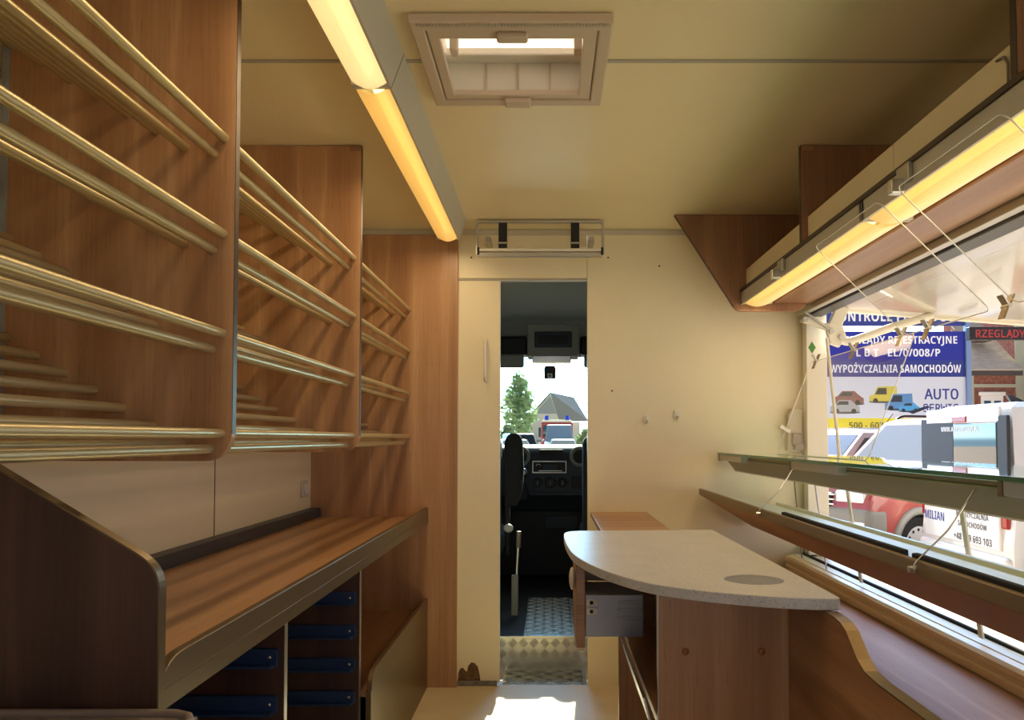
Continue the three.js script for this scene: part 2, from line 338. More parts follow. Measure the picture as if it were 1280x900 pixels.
// plastic bin at the near end
{
  const t = thing('plastic_bin', 'grey plastic bin with rolled rim in front of the dark end panel', 'bin', [-0.6, 0, -0.9]);
  const out = [[-0.74, -1.04], [-0.462, -1.04], [-0.45, -1.03], [-0.45, -0.76], [-0.74, -0.76]];
  const wall = [box(-0.74, -0.45, 0.0, 0.012, -1.04, -0.76), box(-0.74, -0.728, 0.012, 0.715, -1.04, -0.76), box(-0.462, -0.45, 0.012, 0.715, -1.04, -0.76), box(-0.728, -0.462, 0.012, 0.715, -1.04, -1.028), box(-0.728, -0.462, 0.012, 0.715, -0.772, -0.76)];
  part('tub', merge(wall), M.plastic, t);
  part('rim', tube([[-0.74, 0.718, -1.042], [-0.48, 0.718, -1.042], [-0.45, 0.716, -1.02], [-0.45, 0.716, -0.78], [-0.48, 0.718, -0.758], [-0.74, 0.718, -0.758], [-0.745, 0.718, -0.9], [-0.74, 0.718, -1.042]], 0.006, 60, 6), M.plastic, t);
}

// ------------------------------------------------------------------ lamps
function tubeLamp(name, label, x0, x1, yb, yt, z0, z1, side, pale, power) {
  const cx = (x0 + x1) / 2, t = thing(name, label, 'lamp', [cx, yb, (z0 + z1) / 2], 'ceiling tube lamps');
  const w = x1 - x0, slope = side > 0 ? 0.03 : 0;
  // housing: channel with a slanted outer face
  const inX = side > 0 ? x1 : x0, otX = side > 0 ? x0 : x1;
  const outer = [[inX, yb], [inX + slope, yt], [otX, yt], [otX, yb + 0.012], [otX + 0.004 * side, yb + 0.012], [otX + 0.004 * side, yt - 0.006], [inX + slope - 0.012 * side, yt - 0.006], [inX - 0.006 * side, yb]];
  part('housing', prism(side > 0 ? outer : outer.slice().reverse(), z0, z1, 'z'), M.housing, t);
  const cap = [[x0, yb + 0.002], [x1, yb + 0.002], [x1 + (side > 0 ? slope : 0), yt], [x0 + (side < 0 ? slope : 0), yt]];
  part('end_cap', prism(cap, z0, z0 + 0.012, 'z', 0.001), M.housing, t);
  part('end_cap', prism(cap, z1 - 0.012, z1, 'z', 0.001), M.housing, t);
  // curved diffuser sheet
  const s = new THREE.Shape(), n = 10, dep = 0.018; const pt = (k, o) => [x0 + 0.004 + (w - 0.008) * k / n, yb + 0.008 - dep * Math.sin(Math.PI * k / n) + o];
  s.moveTo(...pt(0, 0)); for (let k = 1; k <= n; k++) s.lineTo(...pt(k, 0)); for (let k = n; k >= 0; k--) s.lineTo(...pt(k, 0.002));
  part('diffuser', prism(s, z0 + 0.012, z1 - 0.012, 'z'), pale ? M.diffuserPale : M.diffuser, t);
  part('lamp_tube', bar([cx, yb + 0.03, z0 + 0.03], [cx, yb + 0.03, z1 - 0.03], 0.013, 12), M.lampTube, t);
  const L = new THREE.RectAreaLight(LAMP_COLOR, power, w * 0.9, z1 - z0 - 0.04);
  L.position.set(0, -0.014, 0); L.rotation.x = -Math.PI / 2; L.name = 'lamp_light'; t.add(L);
  return t;
}
tubeLamp('tube_lamp', 'yellow glowing ceiling tube lamp beside the roof vent, ending at the partition', -0.47, -0.375, 1.911, YC, -3.36, -1.89, 1, false, LAMP_LEFT);
tubeLamp('tube_lamp', 'pale ceiling tube lamp beside the roof vent, above the bread rack rods', -0.47, -0.375, 1.911, YC, -1.885, -1.12, 1, true, LAMP_LEFT);
tubeLamp('tube_lamp', 'yellow tube lamp over the serving hatch, next to the triangular wood bracket', 0.79, 0.915, 1.618, 1.668, -3.255, -2.0, -1, false, LAMP_RIGHT).userData.group = 'tube lamps over the hatch';
tubeLamp('tube_lamp', 'yellow tube lamp over the serving hatch, behind the clear acrylic sheets', 0.79, 0.915, 1.618, 1.668, -1.995, -0.95, -1, false, LAMP_RIGHT).userData.group = 'tube lamps over the hatch';

// ------------------------------------------------------------------ roof hatch
{
  const t = thing('roof_hatch', 'beige plastic roof vent with a milky dome in the ceiling', 'roof hatch', [-0.08, YC - 0.025, -1.915]);
  const X0 = -0.302, X1 = 0.142, Z0 = -2.133, Z1 = -1.697, px0 = -0.245, px1 = 0.08, pz0 = -2.072, pz1 = -1.777;
  const ring = (a, b, c, d, e, f, g2, h, y0, y1, bev) => { const s = new THREE.Shape([[a, c], [b, c], [b, d], [a, d]].map((q) => new THREE.Vector2(...q))); s.holes.push(new THREE.Path([[e, g2], [e, h], [f, h], [f, g2]].map((q) => new THREE.Vector2(...q)))); const g = prism(s, y0, y1, 'y', bev); return g; };
  part('outer_frame', ring(X0, X1, Z0, Z1, -0.272, 0.112, -2.1, -1.735, YC - 0.024, YC - 0.001, 0.004), M.hatchFrame, t);
  const inner = part('screen_frame', ring(-0.27, 0.11, -2.098, -1.737, px0, px1, pz0, pz1, YC - 0.02, YC - 0.004, 0.003), M.hatchFrame, t);
  for (let k = 0; k < 60; k++) { const x = -0.287 + k * 0.0071; part('vent_rib', box(x, x + 0.0035, YC - 0.0265, YC - 0.0235, -1.712, -1.701), M.seam, t); }
  part('latch', box(-0.115, -0.045, YC - 0.034, YC - 0.018, -2.125, -2.082, 0.006), M.hatchFrame, t);
  part('latch', box(-0.115, -0.045, YC - 0.034, YC - 0.018, -1.772, -1.742, 0.006), M.hatchFrame, t);
  // shaft through the roof
  part('shaft', merge([box(HX0, HX0 + 0.006, YC + 0.0, YC + 0.12, HZ0, HZ1), box(HX1 - 0.006, HX1, YC, YC + 0.12, HZ0, HZ1), box(HX0, HX1, YC, YC + 0.12, HZ0, HZ0 + 0.006), box(HX0, HX1, YC, YC + 0.12, HZ1 - 0.006, HZ1)]), M.whitePaint, t);
  for (const x of [-0.165, -0.08, 0.005]) part('shaft_rib', box(x - 0.003, x + 0.003, YC + 0.005, YC + 0.075, HZ0 + 0.006, HZ0 + 0.011), M.hatchFrame, t);
  part('inner_ledge', box(HX0 + 0.006, HX1 - 0.006, YC + 0.078, YC + 0.086, HZ0 + 0.006, HZ0 + 0.05, 0.003), M.whitePaint, t);
  part('hinge_arm', box(HX0 + 0.03, HX0 + 0.05, YC + 0.04, YC + 0.11, -1.99, -1.95, 0.006), M.hatchFrame, t);
  part('hinge_arm', box(HX1 - 0.05, HX1 - 0.03, YC + 0.04, YC + 0.11, -1.99, -1.95, 0.006), M.hatchFrame, t);
  const dome = new THREE.SphereGeometry(1, 48, 10, 0, Math.PI * 2, 0, Math.PI / 2);
  { const p = dome.attributes.position; for (let i = 0; i < p.count; i++) { let x = p.getX(i), y = p.getY(i), z = p.getZ(i); const k = 1 / Math.max(0.0001, Math.pow(Math.pow(Math.abs(x), 12) + Math.pow(Math.abs(z), 12), 1 / 12) / Math.max(0.0001, Math.hypot(x, z))); p.setXYZ(i, x * k, y, z * k); } dome.computeVertexNormals(); }
  dome.scale(0.205, 0.05, 0.2).translate((HX0 + HX1) / 2, YC + 0.12, (HZ0 + HZ1) / 2);
  part('dome', dome, M.dome, t);
}

// ------------------------------------------------------------------ partition details
{
  const t = thing('folded_rack', 'folded aluminium wall rack with two black straps above the passage', 'rack', [-0.035, 1.83, -3.4]);
  const z = -3.34, x0 = -0.303, x1 = 0.236, y0 = 1.834, y1 = 1.988;
  const loop = new THREE.Shape(); const rr = (s, a, b, c, d, r) => { s.moveTo(a + r, c); s.lineTo(b - r, c); s.absarc(b - r, c + r, r, -Math.PI / 2, 0); s.lineTo(b, d - r); s.absarc(b - r, d - r, r, 0, Math.PI / 2); s.lineTo(a + r, d); s.absarc(a + r, d - r, r, Math.PI / 2, Math.PI); s.lineTo(a, c + r); s.absarc(a + r, c + r, r, Math.PI, Math.PI * 1.5); return s; };
  rr(loop, x0, x1, y0, y1, 0.014); const hole = rr(new THREE.Path(), x0 + 0.01, x1 - 0.01, y0 + 0.01, y1 - 0.01, 0.008); loop.holes.push(hole);
  part('frame', prism(loop, z - 0.012, z + 0.012, 'z', 0.002, 5), M.alu, t);
  part('clamp_bar', box(x0 + 0.012, x1 - 0.012, y0 + 0.022, y0 + 0.034, z - 0.01, z + 0.016, 0.003), M.whitePaint, t);
  part('clamp_bar', box(x0 + 0.012, x1 - 0.012, y0 + 0.006, y0 + 0.017, z - 0.01, z + 0.014, 0.003), M.alu, t);
  for (const x of [-0.19, 0.114]) { const s = part('strap', box(x - 0.018, x + 0.018, y0 + 0.034, y1 - 0.004, z - 0.004, z + 0.006, 0.002), M.black, t); piece('buckle', box(x - 0.02, x + 0.02, y0 + 0.054, y0 + 0.062, z + 0.005, z + 0.011, 0.002), M.alu, s); }
  for (const x of [x0 + 0.008, x1 - 0.012]) part('end_clip', box(x - 0.002, x + 0.008, y0 + 0.006, y0 + 0.038, z - 0.01, z + 0.018, 0.002), M.black, t);
  for (const x of [x0 + 0.05, x1 - 0.05]) part('mount', box(x - 0.01, x + 0.01, y0 + 0.07, y0 + 0.09, ZP, z - 0.01, 0.002), M.alu, t);
}
for (const [x, y, l] of [[0.431, 1.159, 'small cream wall hook lower on the partition'], [0.564, 1.177, 'small cream wall hook higher up, towards the serving hatch']]) {
  const t = thing('wall_hook', l, 'hook', [x, y - 0.025, ZP + 0.005], 'hooks on the partition');
  part('plate', new THREE.CylinderGeometry(0.014, 0.014, 0.006, 16).scale(1, 1, 1.7).rotateX(Math.PI / 2).translate(x, y, ZP + 0.003), M.whitePaint, t);
  part('hook', tube([[x, y + 0.008, ZP + 0.004], [x, y - 0.01, ZP + 0.008], [x, y - 0.02, ZP + 0.018], [x, y - 0.01, ZP + 0.027]], 0.005, 14, 8), M.whitePaint, t);
}
for (const [x, y, l] of [[0.265, 1.868, 'at the folded rack end away from the tube lamp'], [-0.338, 1.868, 'at the folded rack end beside the tube lamp'], [0.49, 1.83, 'near the triangular wood bracket'], [0.28, 1.28, 'beside the passage above the hooks']]) { const m = solo('screw', new THREE.SphereGeometry(0.004, 8, 6).scale(1, 1, 0.5).translate(x, y, ZP + 0.0015), M.edge, 'tiny dark screw head ' + l, 'screw', 'screws on the partition'); }

// ------------------------------------------------------------------ passage step with tread plate
function treadBars(f, u0, u1, v0, v1, pitch) {
  const list = [], w = pitch * 0.085;
  for (let i = 0, u = u0 + pitch / 2; u < u1; u += pitch, i++) for (let j = 0, v = v0 + pitch / 2; v < v1; v += pitch, j++) {
    const s = (i + j) % 2 ? 1 : -1;
    for (let k = -2; k <= 2; k++) { const g = new THREE.SphereGeometry(1, 8, 5).scale(pitch * 0.4, 0.0035, w * 0.62); g.rotateY(s * Math.PI / 4); const o = k * pitch * 0.145; g.translate(u + o * Math.SQRT1_2 * s, 0, v + o * Math.SQRT1_2); list.push(g); }
  }
  return f(merge(list));
}
{
  const t = thing('entry_step', 'tread plate step of the passage into the cab', 'step', [0, 0, -3.75]);
  const pl = part('threshold_plate', box(-0.2, 0.172, -0.05, -0.001, -3.76, ZP - 0.02), M.tread, t);
  part('threshold_pattern', treadBars((g) => g.translate(0, -0.001, 0), -0.2, 0.17, -3.75, -3.53, 0.045), M.tread, t).userData.kind = 'stuff';
  part('riser', box(-0.24, 0.22, -0.05, 0.15, -3.77, -3.76), M.tread, t);
  part('riser_pattern', treadBars((g) => g.rotateX(-Math.PI / 2).translate(0, 0, -3.7592), -0.24, 0.21, -0.005, 0.15, 0.05).translate(0, 0, 0), M.tread, t).userData.kind = 'stuff';
  part('top_plate', box(-0.115, 0.5, 0.14, 0.154, -4.66, -3.755, 0.002), M.tread, t);
  part('top_pattern', treadBars((g) => g.translate(0, 0.1545, 0), -0.11, 0.48, -4.64, -3.77, 0.045), M.tread, t).userData.kind = 'stuff';
}

// ------------------------------------------------------------------ right: overhead brackets, board
{
  const z = -3.26, t = thing('wood_bracket', 'triangular wood bracket panel holding the hatch lamp near the partition', 'bracket', [0.8, 1.59, z]);
  const s = new THREE.Shape(); s.moveTo(0.522, YC - 0.002); s.lineTo(0.762, 1.61); s.bezierCurveTo(0.772, 1.594, 0.785, 1.592, 0.8, 1.592); s.lineTo(1.0, 1.592); s.bezierCurveTo(1.04, 1.592, 1.06, 1.61, 1.066, 1.64); s.lineTo(1.066, YC - 0.002); s.lineTo(0.522, YC - 0.002);
  part('board', metreUV(prism(s, z - 0.018, z, 'z', 0.0008, 8)), M.woodDark, t);
  part('edge_band', flat([0.521, YC - 0.004, z - 0.009], [0.761, 1.611, z - 0.009], 0.0175, 0.002), M.edge, t);
}
for (const [z, label] of [[-2.48, 'upright wood bracket panel over the hatch, halfway along the lamp'], [-1.33, 'upright wood bracket panel over the hatch beside the thin bent cable']]) {
  const t = thing('wood_bracket', label, 'bracket', [0.93, 1.68, z]);
  part('board', box(0.793, 1.148, 1.682, YC - 0.002, z - 0.018, z, 0.0008), M.woodDark, t);
  part('edge_band', box(0.7915, 0.793, 1.68, YC - 0.002, z - 0.018, z), M.edge, t);
  part('corner_cap', box(0.8, 0.832, YC - 0.02, YC - 0.002, z, z + 0.0035, 0.001), M.wood, t);
}
for (const [z0, z1, label] of [[-3.258, -2.5, 'cream board above the hatch lamp between the two wood brackets'], [-2.478, -1.86, 'cream board above the hatch lamp beside the upright bracket'], [-1.856, -1.35, 'cream board above the hatch lamp with a cable clip']]) solo('valance_board', box(0.812, 0.822, 1.6815, 1.764, z0, z1, 0.001), M.cream, label, 'board', 'boards above the hatch lamp');
solo('lamp_rail', box(0.785, 0.85, 1.669, 1.681, -3.258, -0.95, 0.001, 'z'), M.edge, 'dark brown rail between the hatch lamps and the cream boards', 'rail');
solo('cable', tube([[0.8085, 1.684, -1.385], [0.8085, 1.73, -1.385], [0.8085, 1.748, -1.395], [0.8085, 1.752, -1.42]], 0.0025, 20, 6), M.plastic, 'thin cable bent over the cream board above the lamp', 'cable');
solo('soffit_board', box(0.922, 1.07, 1.622, 1.636, -3.24, -0.22, 0.001, 'z'), M.woodDark, 'brown soffit board between the hatch lamp and the hatch', 'board');

// ------------------------------------------------------------------ hatch flap and its arms
{
  const t = thing('hatch_flap', 'glossy white hatch flap swung up over the serving opening', 'hatch', [1.6, 1.57, -1.5]);
  const z0 = -3.42, z1 = -0.22;
  part('panel', slab([[1.185, 1.632, z1], [1.185, 1.632, z0], [2.12, 1.562, z0], [2.12, 1.562, z1]].reverse(), 0.03), M.flapPaint, t);
  part('edge_rail', box(2.1, 2.13, 1.545, 1.6, z0, z1, 0.006), M.whitePaint, t);
  part('end_rail', flat([1.19, 1.642, z0 - 0.012], [2.12, 1.574, z0 - 0.012], 0.024, 0.045), M.whitePaint, t);
  part('hinge', bar([1.175, 1.64, z0], [1.175, 1.64, z1], 0.011, 10), M.alu, t);
  const z = -3.36;
  part('upper_link', flat([1.075, 1.573, z], [1.185, 1.535, z], 0.02, 0.024), M.whitePaint, t);
  part('joint_plate', prism([[1.165, 1.555], [1.235, 1.56], [1.255, 1.5], [1.225, 1.455], [1.185, 1.47]], z - 0.014, z + 0.014, 'z', 0.004), M.whitePaint, t);
  part('bent_lever', tube([[1.225, 1.49, z], [1.26, 1.478, z], [1.3, 1.488, z], [1.45, 1.54, z], [1.62, 1.59, z]], 0.017, 40, 8), M.whitePaint, t);
  part('flap_bracket', flat([1.2, 1.53, z], [1.245, 1.63, z], 0.03, 0.055), M.whitePaint, t);
  part('thin_link', flat([1.08, 1.60, z + 0.02], [1.18, 1.53, z + 0.02], 0.008, 0.01), M.alu, t);
  for (const [x, y] of [[1.08, 1.571], [1.19, 1.52], [1.23, 1.495]]) part('pivot', new THREE.CylinderGeometry(0.011, 0.011, 0.05, 12).rotateX(Math.PI / 2).translate(x, y, z), M.alu, t);
  const g = part('gas_strut', bar([1.165, 1.49, z + 0.03], [1.165, 1.0, z + 0.16], 0.0065, 10), M.whitePaint, t);
}

{
  const t = thing('hatch_lock', 'beige plastic lock case with a lever beside the hatch jamb', 'lock', [1.09, 1.0, -3.47]);
  part('case', prism([[1.035, 1.02], [1.1, 1.015], [1.1, 1.2], [1.055, 1.2], [1.04, 1.17]], -3.499, -3.46, 'z', 0.004), std({ color: 0xc0b49c, roughness: 0.45 }), t);
  part('lever_block', box(1.052, 1.096, 1.04, 1.095, -3.462, -3.445, 0.008), M.plastic, t);
  part('lever_foot', box(1.06, 1.105, 1.022, 1.05, -3.462, -3.44, 0.008), M.plastic, t);
  part('release_tab', flat([1.0, 1.125, -3.45], [1.045, 1.1, -3.455], 0.01, 0.016), M.whitePaint, t);
}
solo('guide_rod', bar([1.015, 0.985, -3.33], [1.042, 0.582, -3.3], 0.003, 6), M.bronze, 'thin dark rod behind the shelves close to the lock case', 'rod');

// ------------------------------------------------------------------ acrylic guards with clips
const guardTop = [0.752, 1.612], guardLow = [1.005, 1.362];
function guard(label, z0, z1, a, b) {
  const t = thing('acrylic_guard', label, 'acrylic sheet', [(a[0] + b[0]) / 2, Math.min(a[1], b[1]), (z0 + z1) / 2], 'clear acrylic guards of the hatch');
  const L = Math.hypot(b[0] - a[0], b[1] - a[1]), W = z1 - z0, r = 0.02, s = new THREE.Shape();
  s.moveTo(r, 0); s.lineTo(W - r, 0); s.absarc(W - r, r, r, -Math.PI / 2, 0); s.lineTo(W, L - r); s.absarc(W - r, L - r, r, 0, Math.PI / 2); s.lineTo(r, L); s.absarc(r, L - r, r, Math.PI / 2, Math.PI); s.lineTo(0, r); s.absarc(r, r, r, Math.PI, 1.5 * Math.PI);
  const m4 = () => { const y = V(b[0] - a[0], b[1] - a[1], 0).normalize(), x = V(0, 0, 1); return new THREE.Matrix4().makeBasis(x, y, x.clone().cross(y)).setPosition(a[0], a[1], z0); };
  const g = new THREE.ShapeGeometry(s, 6); g.applyMatrix4(m4()); part('sheet', g, M.acrylic, t);
  // bright polished rim
  const pts = s.getPoints(6).map((p) => V(p.x, p.y, 0).applyMatrix4(m4())); pts.push(pts[0].clone());
  const rim = []; for (let i = 0; i + 1 < pts.length; i++) if (pts[i].distanceTo(pts[i + 1]) > 1e-4) rim.push(bar(pts[i].toArray(), pts[i + 1].toArray(), 0.0016, 5));
  part('polished_edge', merge(rim), std({ color: 0xe8e8e0, roughness: 0.25 }), t);
}
guard('sloping clear acrylic sheet hung under the hatch lamp, further towards the partition', -2.24, -1.805, guardTop, guardLow);
guard('sloping clear acrylic sheet hung under the hatch lamp, beside the upright wood bracket', -1.71, -1.305, guardTop, guardLow);
guard('clear acrylic sheet standing on the glass shelf in front of the blue sign', -3.05, -2.18, guardLow, [0.87, 1.0125]);
{
  let k = 0; const names = ['next to the hatch jamb', 'over the word WYPOŻYCZALNIA', 'over the blue board of the sign', 'above the long acrylic sheet edge', 'under the flap by the red display'];
  for (const z of [-3.0, -2.63, -2.275, -2.115, -1.75]) {
    const [x, y] = guardLow, t = thing('spring_clip', 'chrome spring clip on the acrylic guard ' + names[k++], 'clip', [x, y - 0.03, z], 'chrome clips on the acrylic guards');
    part('jaw', flat([x - 0.011, y + 0.025, z], [x + 0.003, y + 0.002, z], 0.024, 0.004), M.steel, t);
    part('jaw', flat([x + 0.015, y + 0.026, z], [x + 0.005, y + 0.002, z], 0.024, 0.004), M.bronze, t);
    part('jaw', flat([x - 0.009, y - 0.028, z], [x + 0.002, y, z], 0.024, 0.004), M.bronze, t);
    part('pivot', bar([x + 0.003, y, z - 0.016], [x + 0.003, y, z + 0.016], 0.005, 8), M.alu, t);
  }
}
for (const [z, l] of [[-2.671, 'small metal holder on the hatch lamp face near the triangular bracket'], [-1.74, 'metal holder on the hatch lamp face at the acrylic sheet corner']]) {
  const t = thing('sheet_holder', l, 'clip', [0.78, 1.63, z], 'holders on the hatch lamp');
  part('plate', box(0.778, 0.7895, 1.632, 1.672, z - 0.03, z + 0.03, 0.003), M.alu, t);
  part('tongue', box(0.75, 0.779, 1.608, 1.64, z - 0.012, z + 0.012, 0.003), M.steel, t);
}

// ------------------------------------------------------------------ glass shelf and lower shelf
{
  const z0 = -3.47, z1 = -0.22, t = thing('glass_shelf', 'glass shelf with green edge on a beige metal rail', 'shelf', [0.9, 0.93, -1.7]);
  part('glass', box(0.735, 1.06, 1.003, 1.011, z0, z1, 0.001), M.glassEdge, t);
  part('glass_edge', box(0.7335, 0.735, 1.003, 1.011, z0, z1), std({ color: 0x3f7a66, roughness: 0.15 }), t);
  part('rail', slab([[0.77, 0.99, z1], [0.77, 0.99, z0 + 0.01], [0.812, 0.936, z0 + 0.01], [0.812, 0.936, z1]], 0.006), M.aluWarm, t);
  part('rail_lip', box(0.806, 0.835, 0.93, 0.937, z0 + 0.01, z1, 0.001), M.whitePaint, t);
  part('top_flange', box(0.768, 0.85, 0.99, 0.9985, z0 + 0.01, z1, 0.001), M.aluWarm, t);
  for (const z of [-3.44, -2.42, -1.28]) part('holder', box(0.742, 0.79, 0.978, 1.0025, z - 0.03, z + 0.36, 0.002), M.alu, t);
  for (const z of [-3.44, -2.42, -1.28]) part('holder_cap', box(0.74, 0.792, 0.976, 1.0028, z - 0.042, z - 0.03, 0.001), M.bronze, t);
}
{
  const z0 = -3.48, z1 = -0.22, t = thing('display_shelf', 'sloping display shelf with white top and brown front lip', 'shelf', [0.84, 0.7, -1.7]);
  part('front_lip', box(0.655, 0.667, 0.828, 0.855, z0, z1, 0.002, 'z'), M.aluWarm, t);
  part('underside', slab([[0.667, 0.836, z1], [0.667, 0.836, z0 + 0.01], [0.885, 0.704, z0 + 0.01], [0.885, 0.704, z1]], 0.012), M.woodMatte, t);
  const top = part('white_top', slab([[0.668, 0.838, z1], [0.985, 0.784, z1], [0.985, 0.784, z0 + 0.01], [0.668, 0.838, z0 + 0.01]].reverse(), 0.008), M.whitePaint, t);
  part('back_rail', box(0.985, 1.0, 0.768, 0.796, z0 + 0.01, z1, 0.003), M.whitePaint, t);
  for (const [a, b] of [[-2.3, -1.52], [-1.48, -0.7]]) part('rubber_strip', box(0.668, 0.682, 0.847, 0.862, a, b, 0.003), M.rubber, t);
  for (const z of [-2.47, -1.43]) part('cable_eye', new THREE.CylinderGeometry(0.006, 0.006, 0.02, 10).rotateZ(Math.PI / 2).translate(0.65, 0.84, z), M.steel, t);
}
for (const [z, l] of [[-2.47, 'thin steel cable between the shelves near the partition'], [-1.425, 'thin steel cable between the shelves in front of the parked van']]) solo('steel_cable', tube([[0.76, 0.985, z], [0.71, 0.91, z], [0.65, 0.852, z], [0.648, 0.84, z]], 0.0017, 20, 6), M.steel, l, 'cable', 'cables between the shelves');
for (const [z, l] of [[-2.72, 'flat white metal stay behind the shelves near the partition'], [-1.97, 'flat white metal stay behind the shelves in front of the parked van']]) solo('shelf_stay', flat([1.003, 0.985, z], [1.058, 0.585, z], 0.02, 0.006), M.whitePaint, l, 'stay', 'stays behind the shelves');
solo('guide_rod', bar([1.02, 0.99, -3.1], [1.045, 0.58, -3.02], 0.003, 6), M.steel, 'thin dark rod behind the shelves by the jamb', 'rod');
// bottom counter of the hatch
{
  const t = thing('serving_counter', 'wide wood serving counter below the hatch sill', 'counter', [0.75, 0, -1.6]);
  part('board', box(0.488, 1.02, 0.485, 0.51, ZP + 0.002, -0.2, 0.001, 'z'), M.woodMatte, t);
  part('front_wall', box(0.488, 0.506, 0.001, 0.485, ZP + 0.002, WZ1), M.woodDark, t);
}

// ------------------------------------------------------------------ table island
{
  const t = thing('island_table', 'wood island table with a rounded speckled grey top beside the hatch', 'table', [0.32, 0, -1.9]);
  part('front_panel', box(0.2145, 0.468, 0.001, 0.779, -1.588, -1.57, 0.001), M.wood, t).userData.label = 'light wood end panel with two cover caps';
  for (const x of [0.267, 0.4155]) part('cover_cap', new THREE.SphereGeometry(0.0075, 14, 8).scale(1, 1, 0.4).translate(x, 0.658, -1.57), std({ color: 0x9a5d26, roughness: 0.4 }), t);
  part('front_edge', box(0.213, 0.2145, 0.001, 0.779, -1.588, -1.57), M.alu, t);
  // long side panel with the stepped top line
  const s = new THREE.Shape(); s.moveTo(-2.4, 0.001); s.lineTo(-2.4, 0.778); s.lineTo(-1.315, 0.778); s.bezierCurveTo(-1.285, 0.777, -1.265, 0.768, -1.245, 0.752); s.bezierCurveTo(-1.22, 0.732, -1.195, 0.722, -1.15, 0.722); s.lineTo(0.2, 0.722); s.lineTo(0.2, 0.001); s.lineTo(-2.4, 0.001);
  part('long_panel', metreUV(prism(s, 0.468, 0.486, 'x', 0.0008, 10), 'z'), M.woodDark, t);
  const e = new THREE.Shape(), ed = [[-1.36, 0.7785], [-1.315, 0.7785], [-1.29, 0.776], [-1.268, 0.7685], [-1.245, 0.7525], [-1.222, 0.7365], [-1.195, 0.726], [-1.15, 0.7225], [0.2, 0.7225]];
  e.moveTo(...ed[0]); for (const q of ed.slice(1)) e.lineTo(...q); for (const q of ed.slice().reverse()) e.lineTo(q[0] + 0.0012, q[1] + 0.0022);
  part('edge_band', prism(e, 0.467, 0.4875, 'x', 0, 10), M.bronze, t);
  part('far_panel', box(0.205, 0.468, 0.001, 0.779, -2.36, -2.342, 0.001), M.wood, t);
  // shelves with metal trays, open to the aisle
  const shelf = part('shelf', box(0.215, 0.467, 0.508, 0.524, -2.341, -1.589, 0.001, 'z'), M.woodDark, t);
  part('metal_lip', slab([[0.205, 0.508, -1.59], [0.205, 0.508, -2.09], [0.19, 0.563, -2.09], [0.19, 0.563, -1.59]].reverse(), 0.004), M.steel, t);
  part('tray', slab([[0.3, 0.655, -1.59], [0.3, 0.655, -2.09], [0.255, 0.7, -2.09], [0.255, 0.7, -1.59]].reverse(), 0.004), M.steel, t);
  part('tray_base', box(0.3, 0.467, 0.65, 0.656, -2.09, -1.59), M.aluWarm, t);
  part('drop_board', prism([[-2.42, 0.778], [-2.42, 0.52], [-2.16, 0.505], [-2.13, 0.52], [-2.13, 0.778]].map(([a, b]) => [a, b]), 0.075, 0.098, 'x', 0.001), M.woodDark, t);
  part('rail_board', box(0.098, 0.467, 0.665, 0.779, -2.32, -2.3, 0.001, 'x'), M.wood, t);
  {
  const s = new THREE.Shape(); s.moveTo(0.49, -2.395); s.lineTo(0.5, -1.385); s.bezierCurveTo(0.5, -1.372, 0.492, -1.366, 0.478, -1.367); s.bezierCurveTo(0.4, -1.37, 0.28, -1.42, 0.205, -1.497); s.bezierCurveTo(0.14, -1.57, 0.075, -1.74, 0.056, -1.93); s.bezierCurveTo(0.05, -2.0, 0.042, -2.15, 0.045, -2.28); s.bezierCurveTo(0.046, -2.34, 0.06, -2.36, 0.1, -2.368); s.lineTo(0.49, -2.395);
  const hole = new THREE.Path(); hole.absellipse(0.397, -1.554, 0.056, 0.056, 0, Math.PI * 2, true); s.holes.push(hole);
  part('table_top', metreUV(prism(s, 0.78, 0.8, 'y', 0.002, 24), 'z'), M.speckle, t);
  const c = part('round_inlay', metreUV(new THREE.CylinderGeometry(0.0555, 0.0555, 0.012, 40).translate(0.397, 0.7915, -1.554)), std({ map: M.speckle.map, color: 0xa6abb6, roughness: 0.5 }), t); c.userData.label = 'round grey inlay sunk in the top';
  }
  part('white_knob', new THREE.SphereGeometry(0.022, 16, 12).scale(0.4, 1.4, 1).translate(0.066, 0.69, -2.2), M.whitePaint, t).userData.label = 'white plastic knob';
}
{
  const t = thing('metal_box', 'grey louvred metal box hung under the table top', 'box', [0.19, 0.555, -2.27]);
  part('case', box(0.099, 0.248, 0.556, 0.664, -2.298, -2.1, 0.002), M.boxGrey, t);
  for (let k = 0; k < 3; k++) part('louvre', new THREE.SphereGeometry(1, 12, 6).scale(0.035, 0.006, 0.005).translate(0.215, 0.645 - k * 0.02, -2.1), M.boxGrey, t);
  for (const y of [0.645, 0.622]) { const p = part('socket_plate', box(0.101, 0.13, y - 0.009, y + 0.009, -2.1, -2.096, 0.002), M.whitePaint, t); piece('socket', new THREE.CylinderGeometry(0.005, 0.005, 0.003, 10).rotateX(Math.PI / 2).translate(0.113, y, -2.0955), M.black, p); }
}
solo('wall_shelf', box(0.185, 0.43, 0.733, 0.751, ZP, -2.6, 0.001, 'x'), M.wood, 'small wood wall shelf behind the speckled table top', 'shelf');

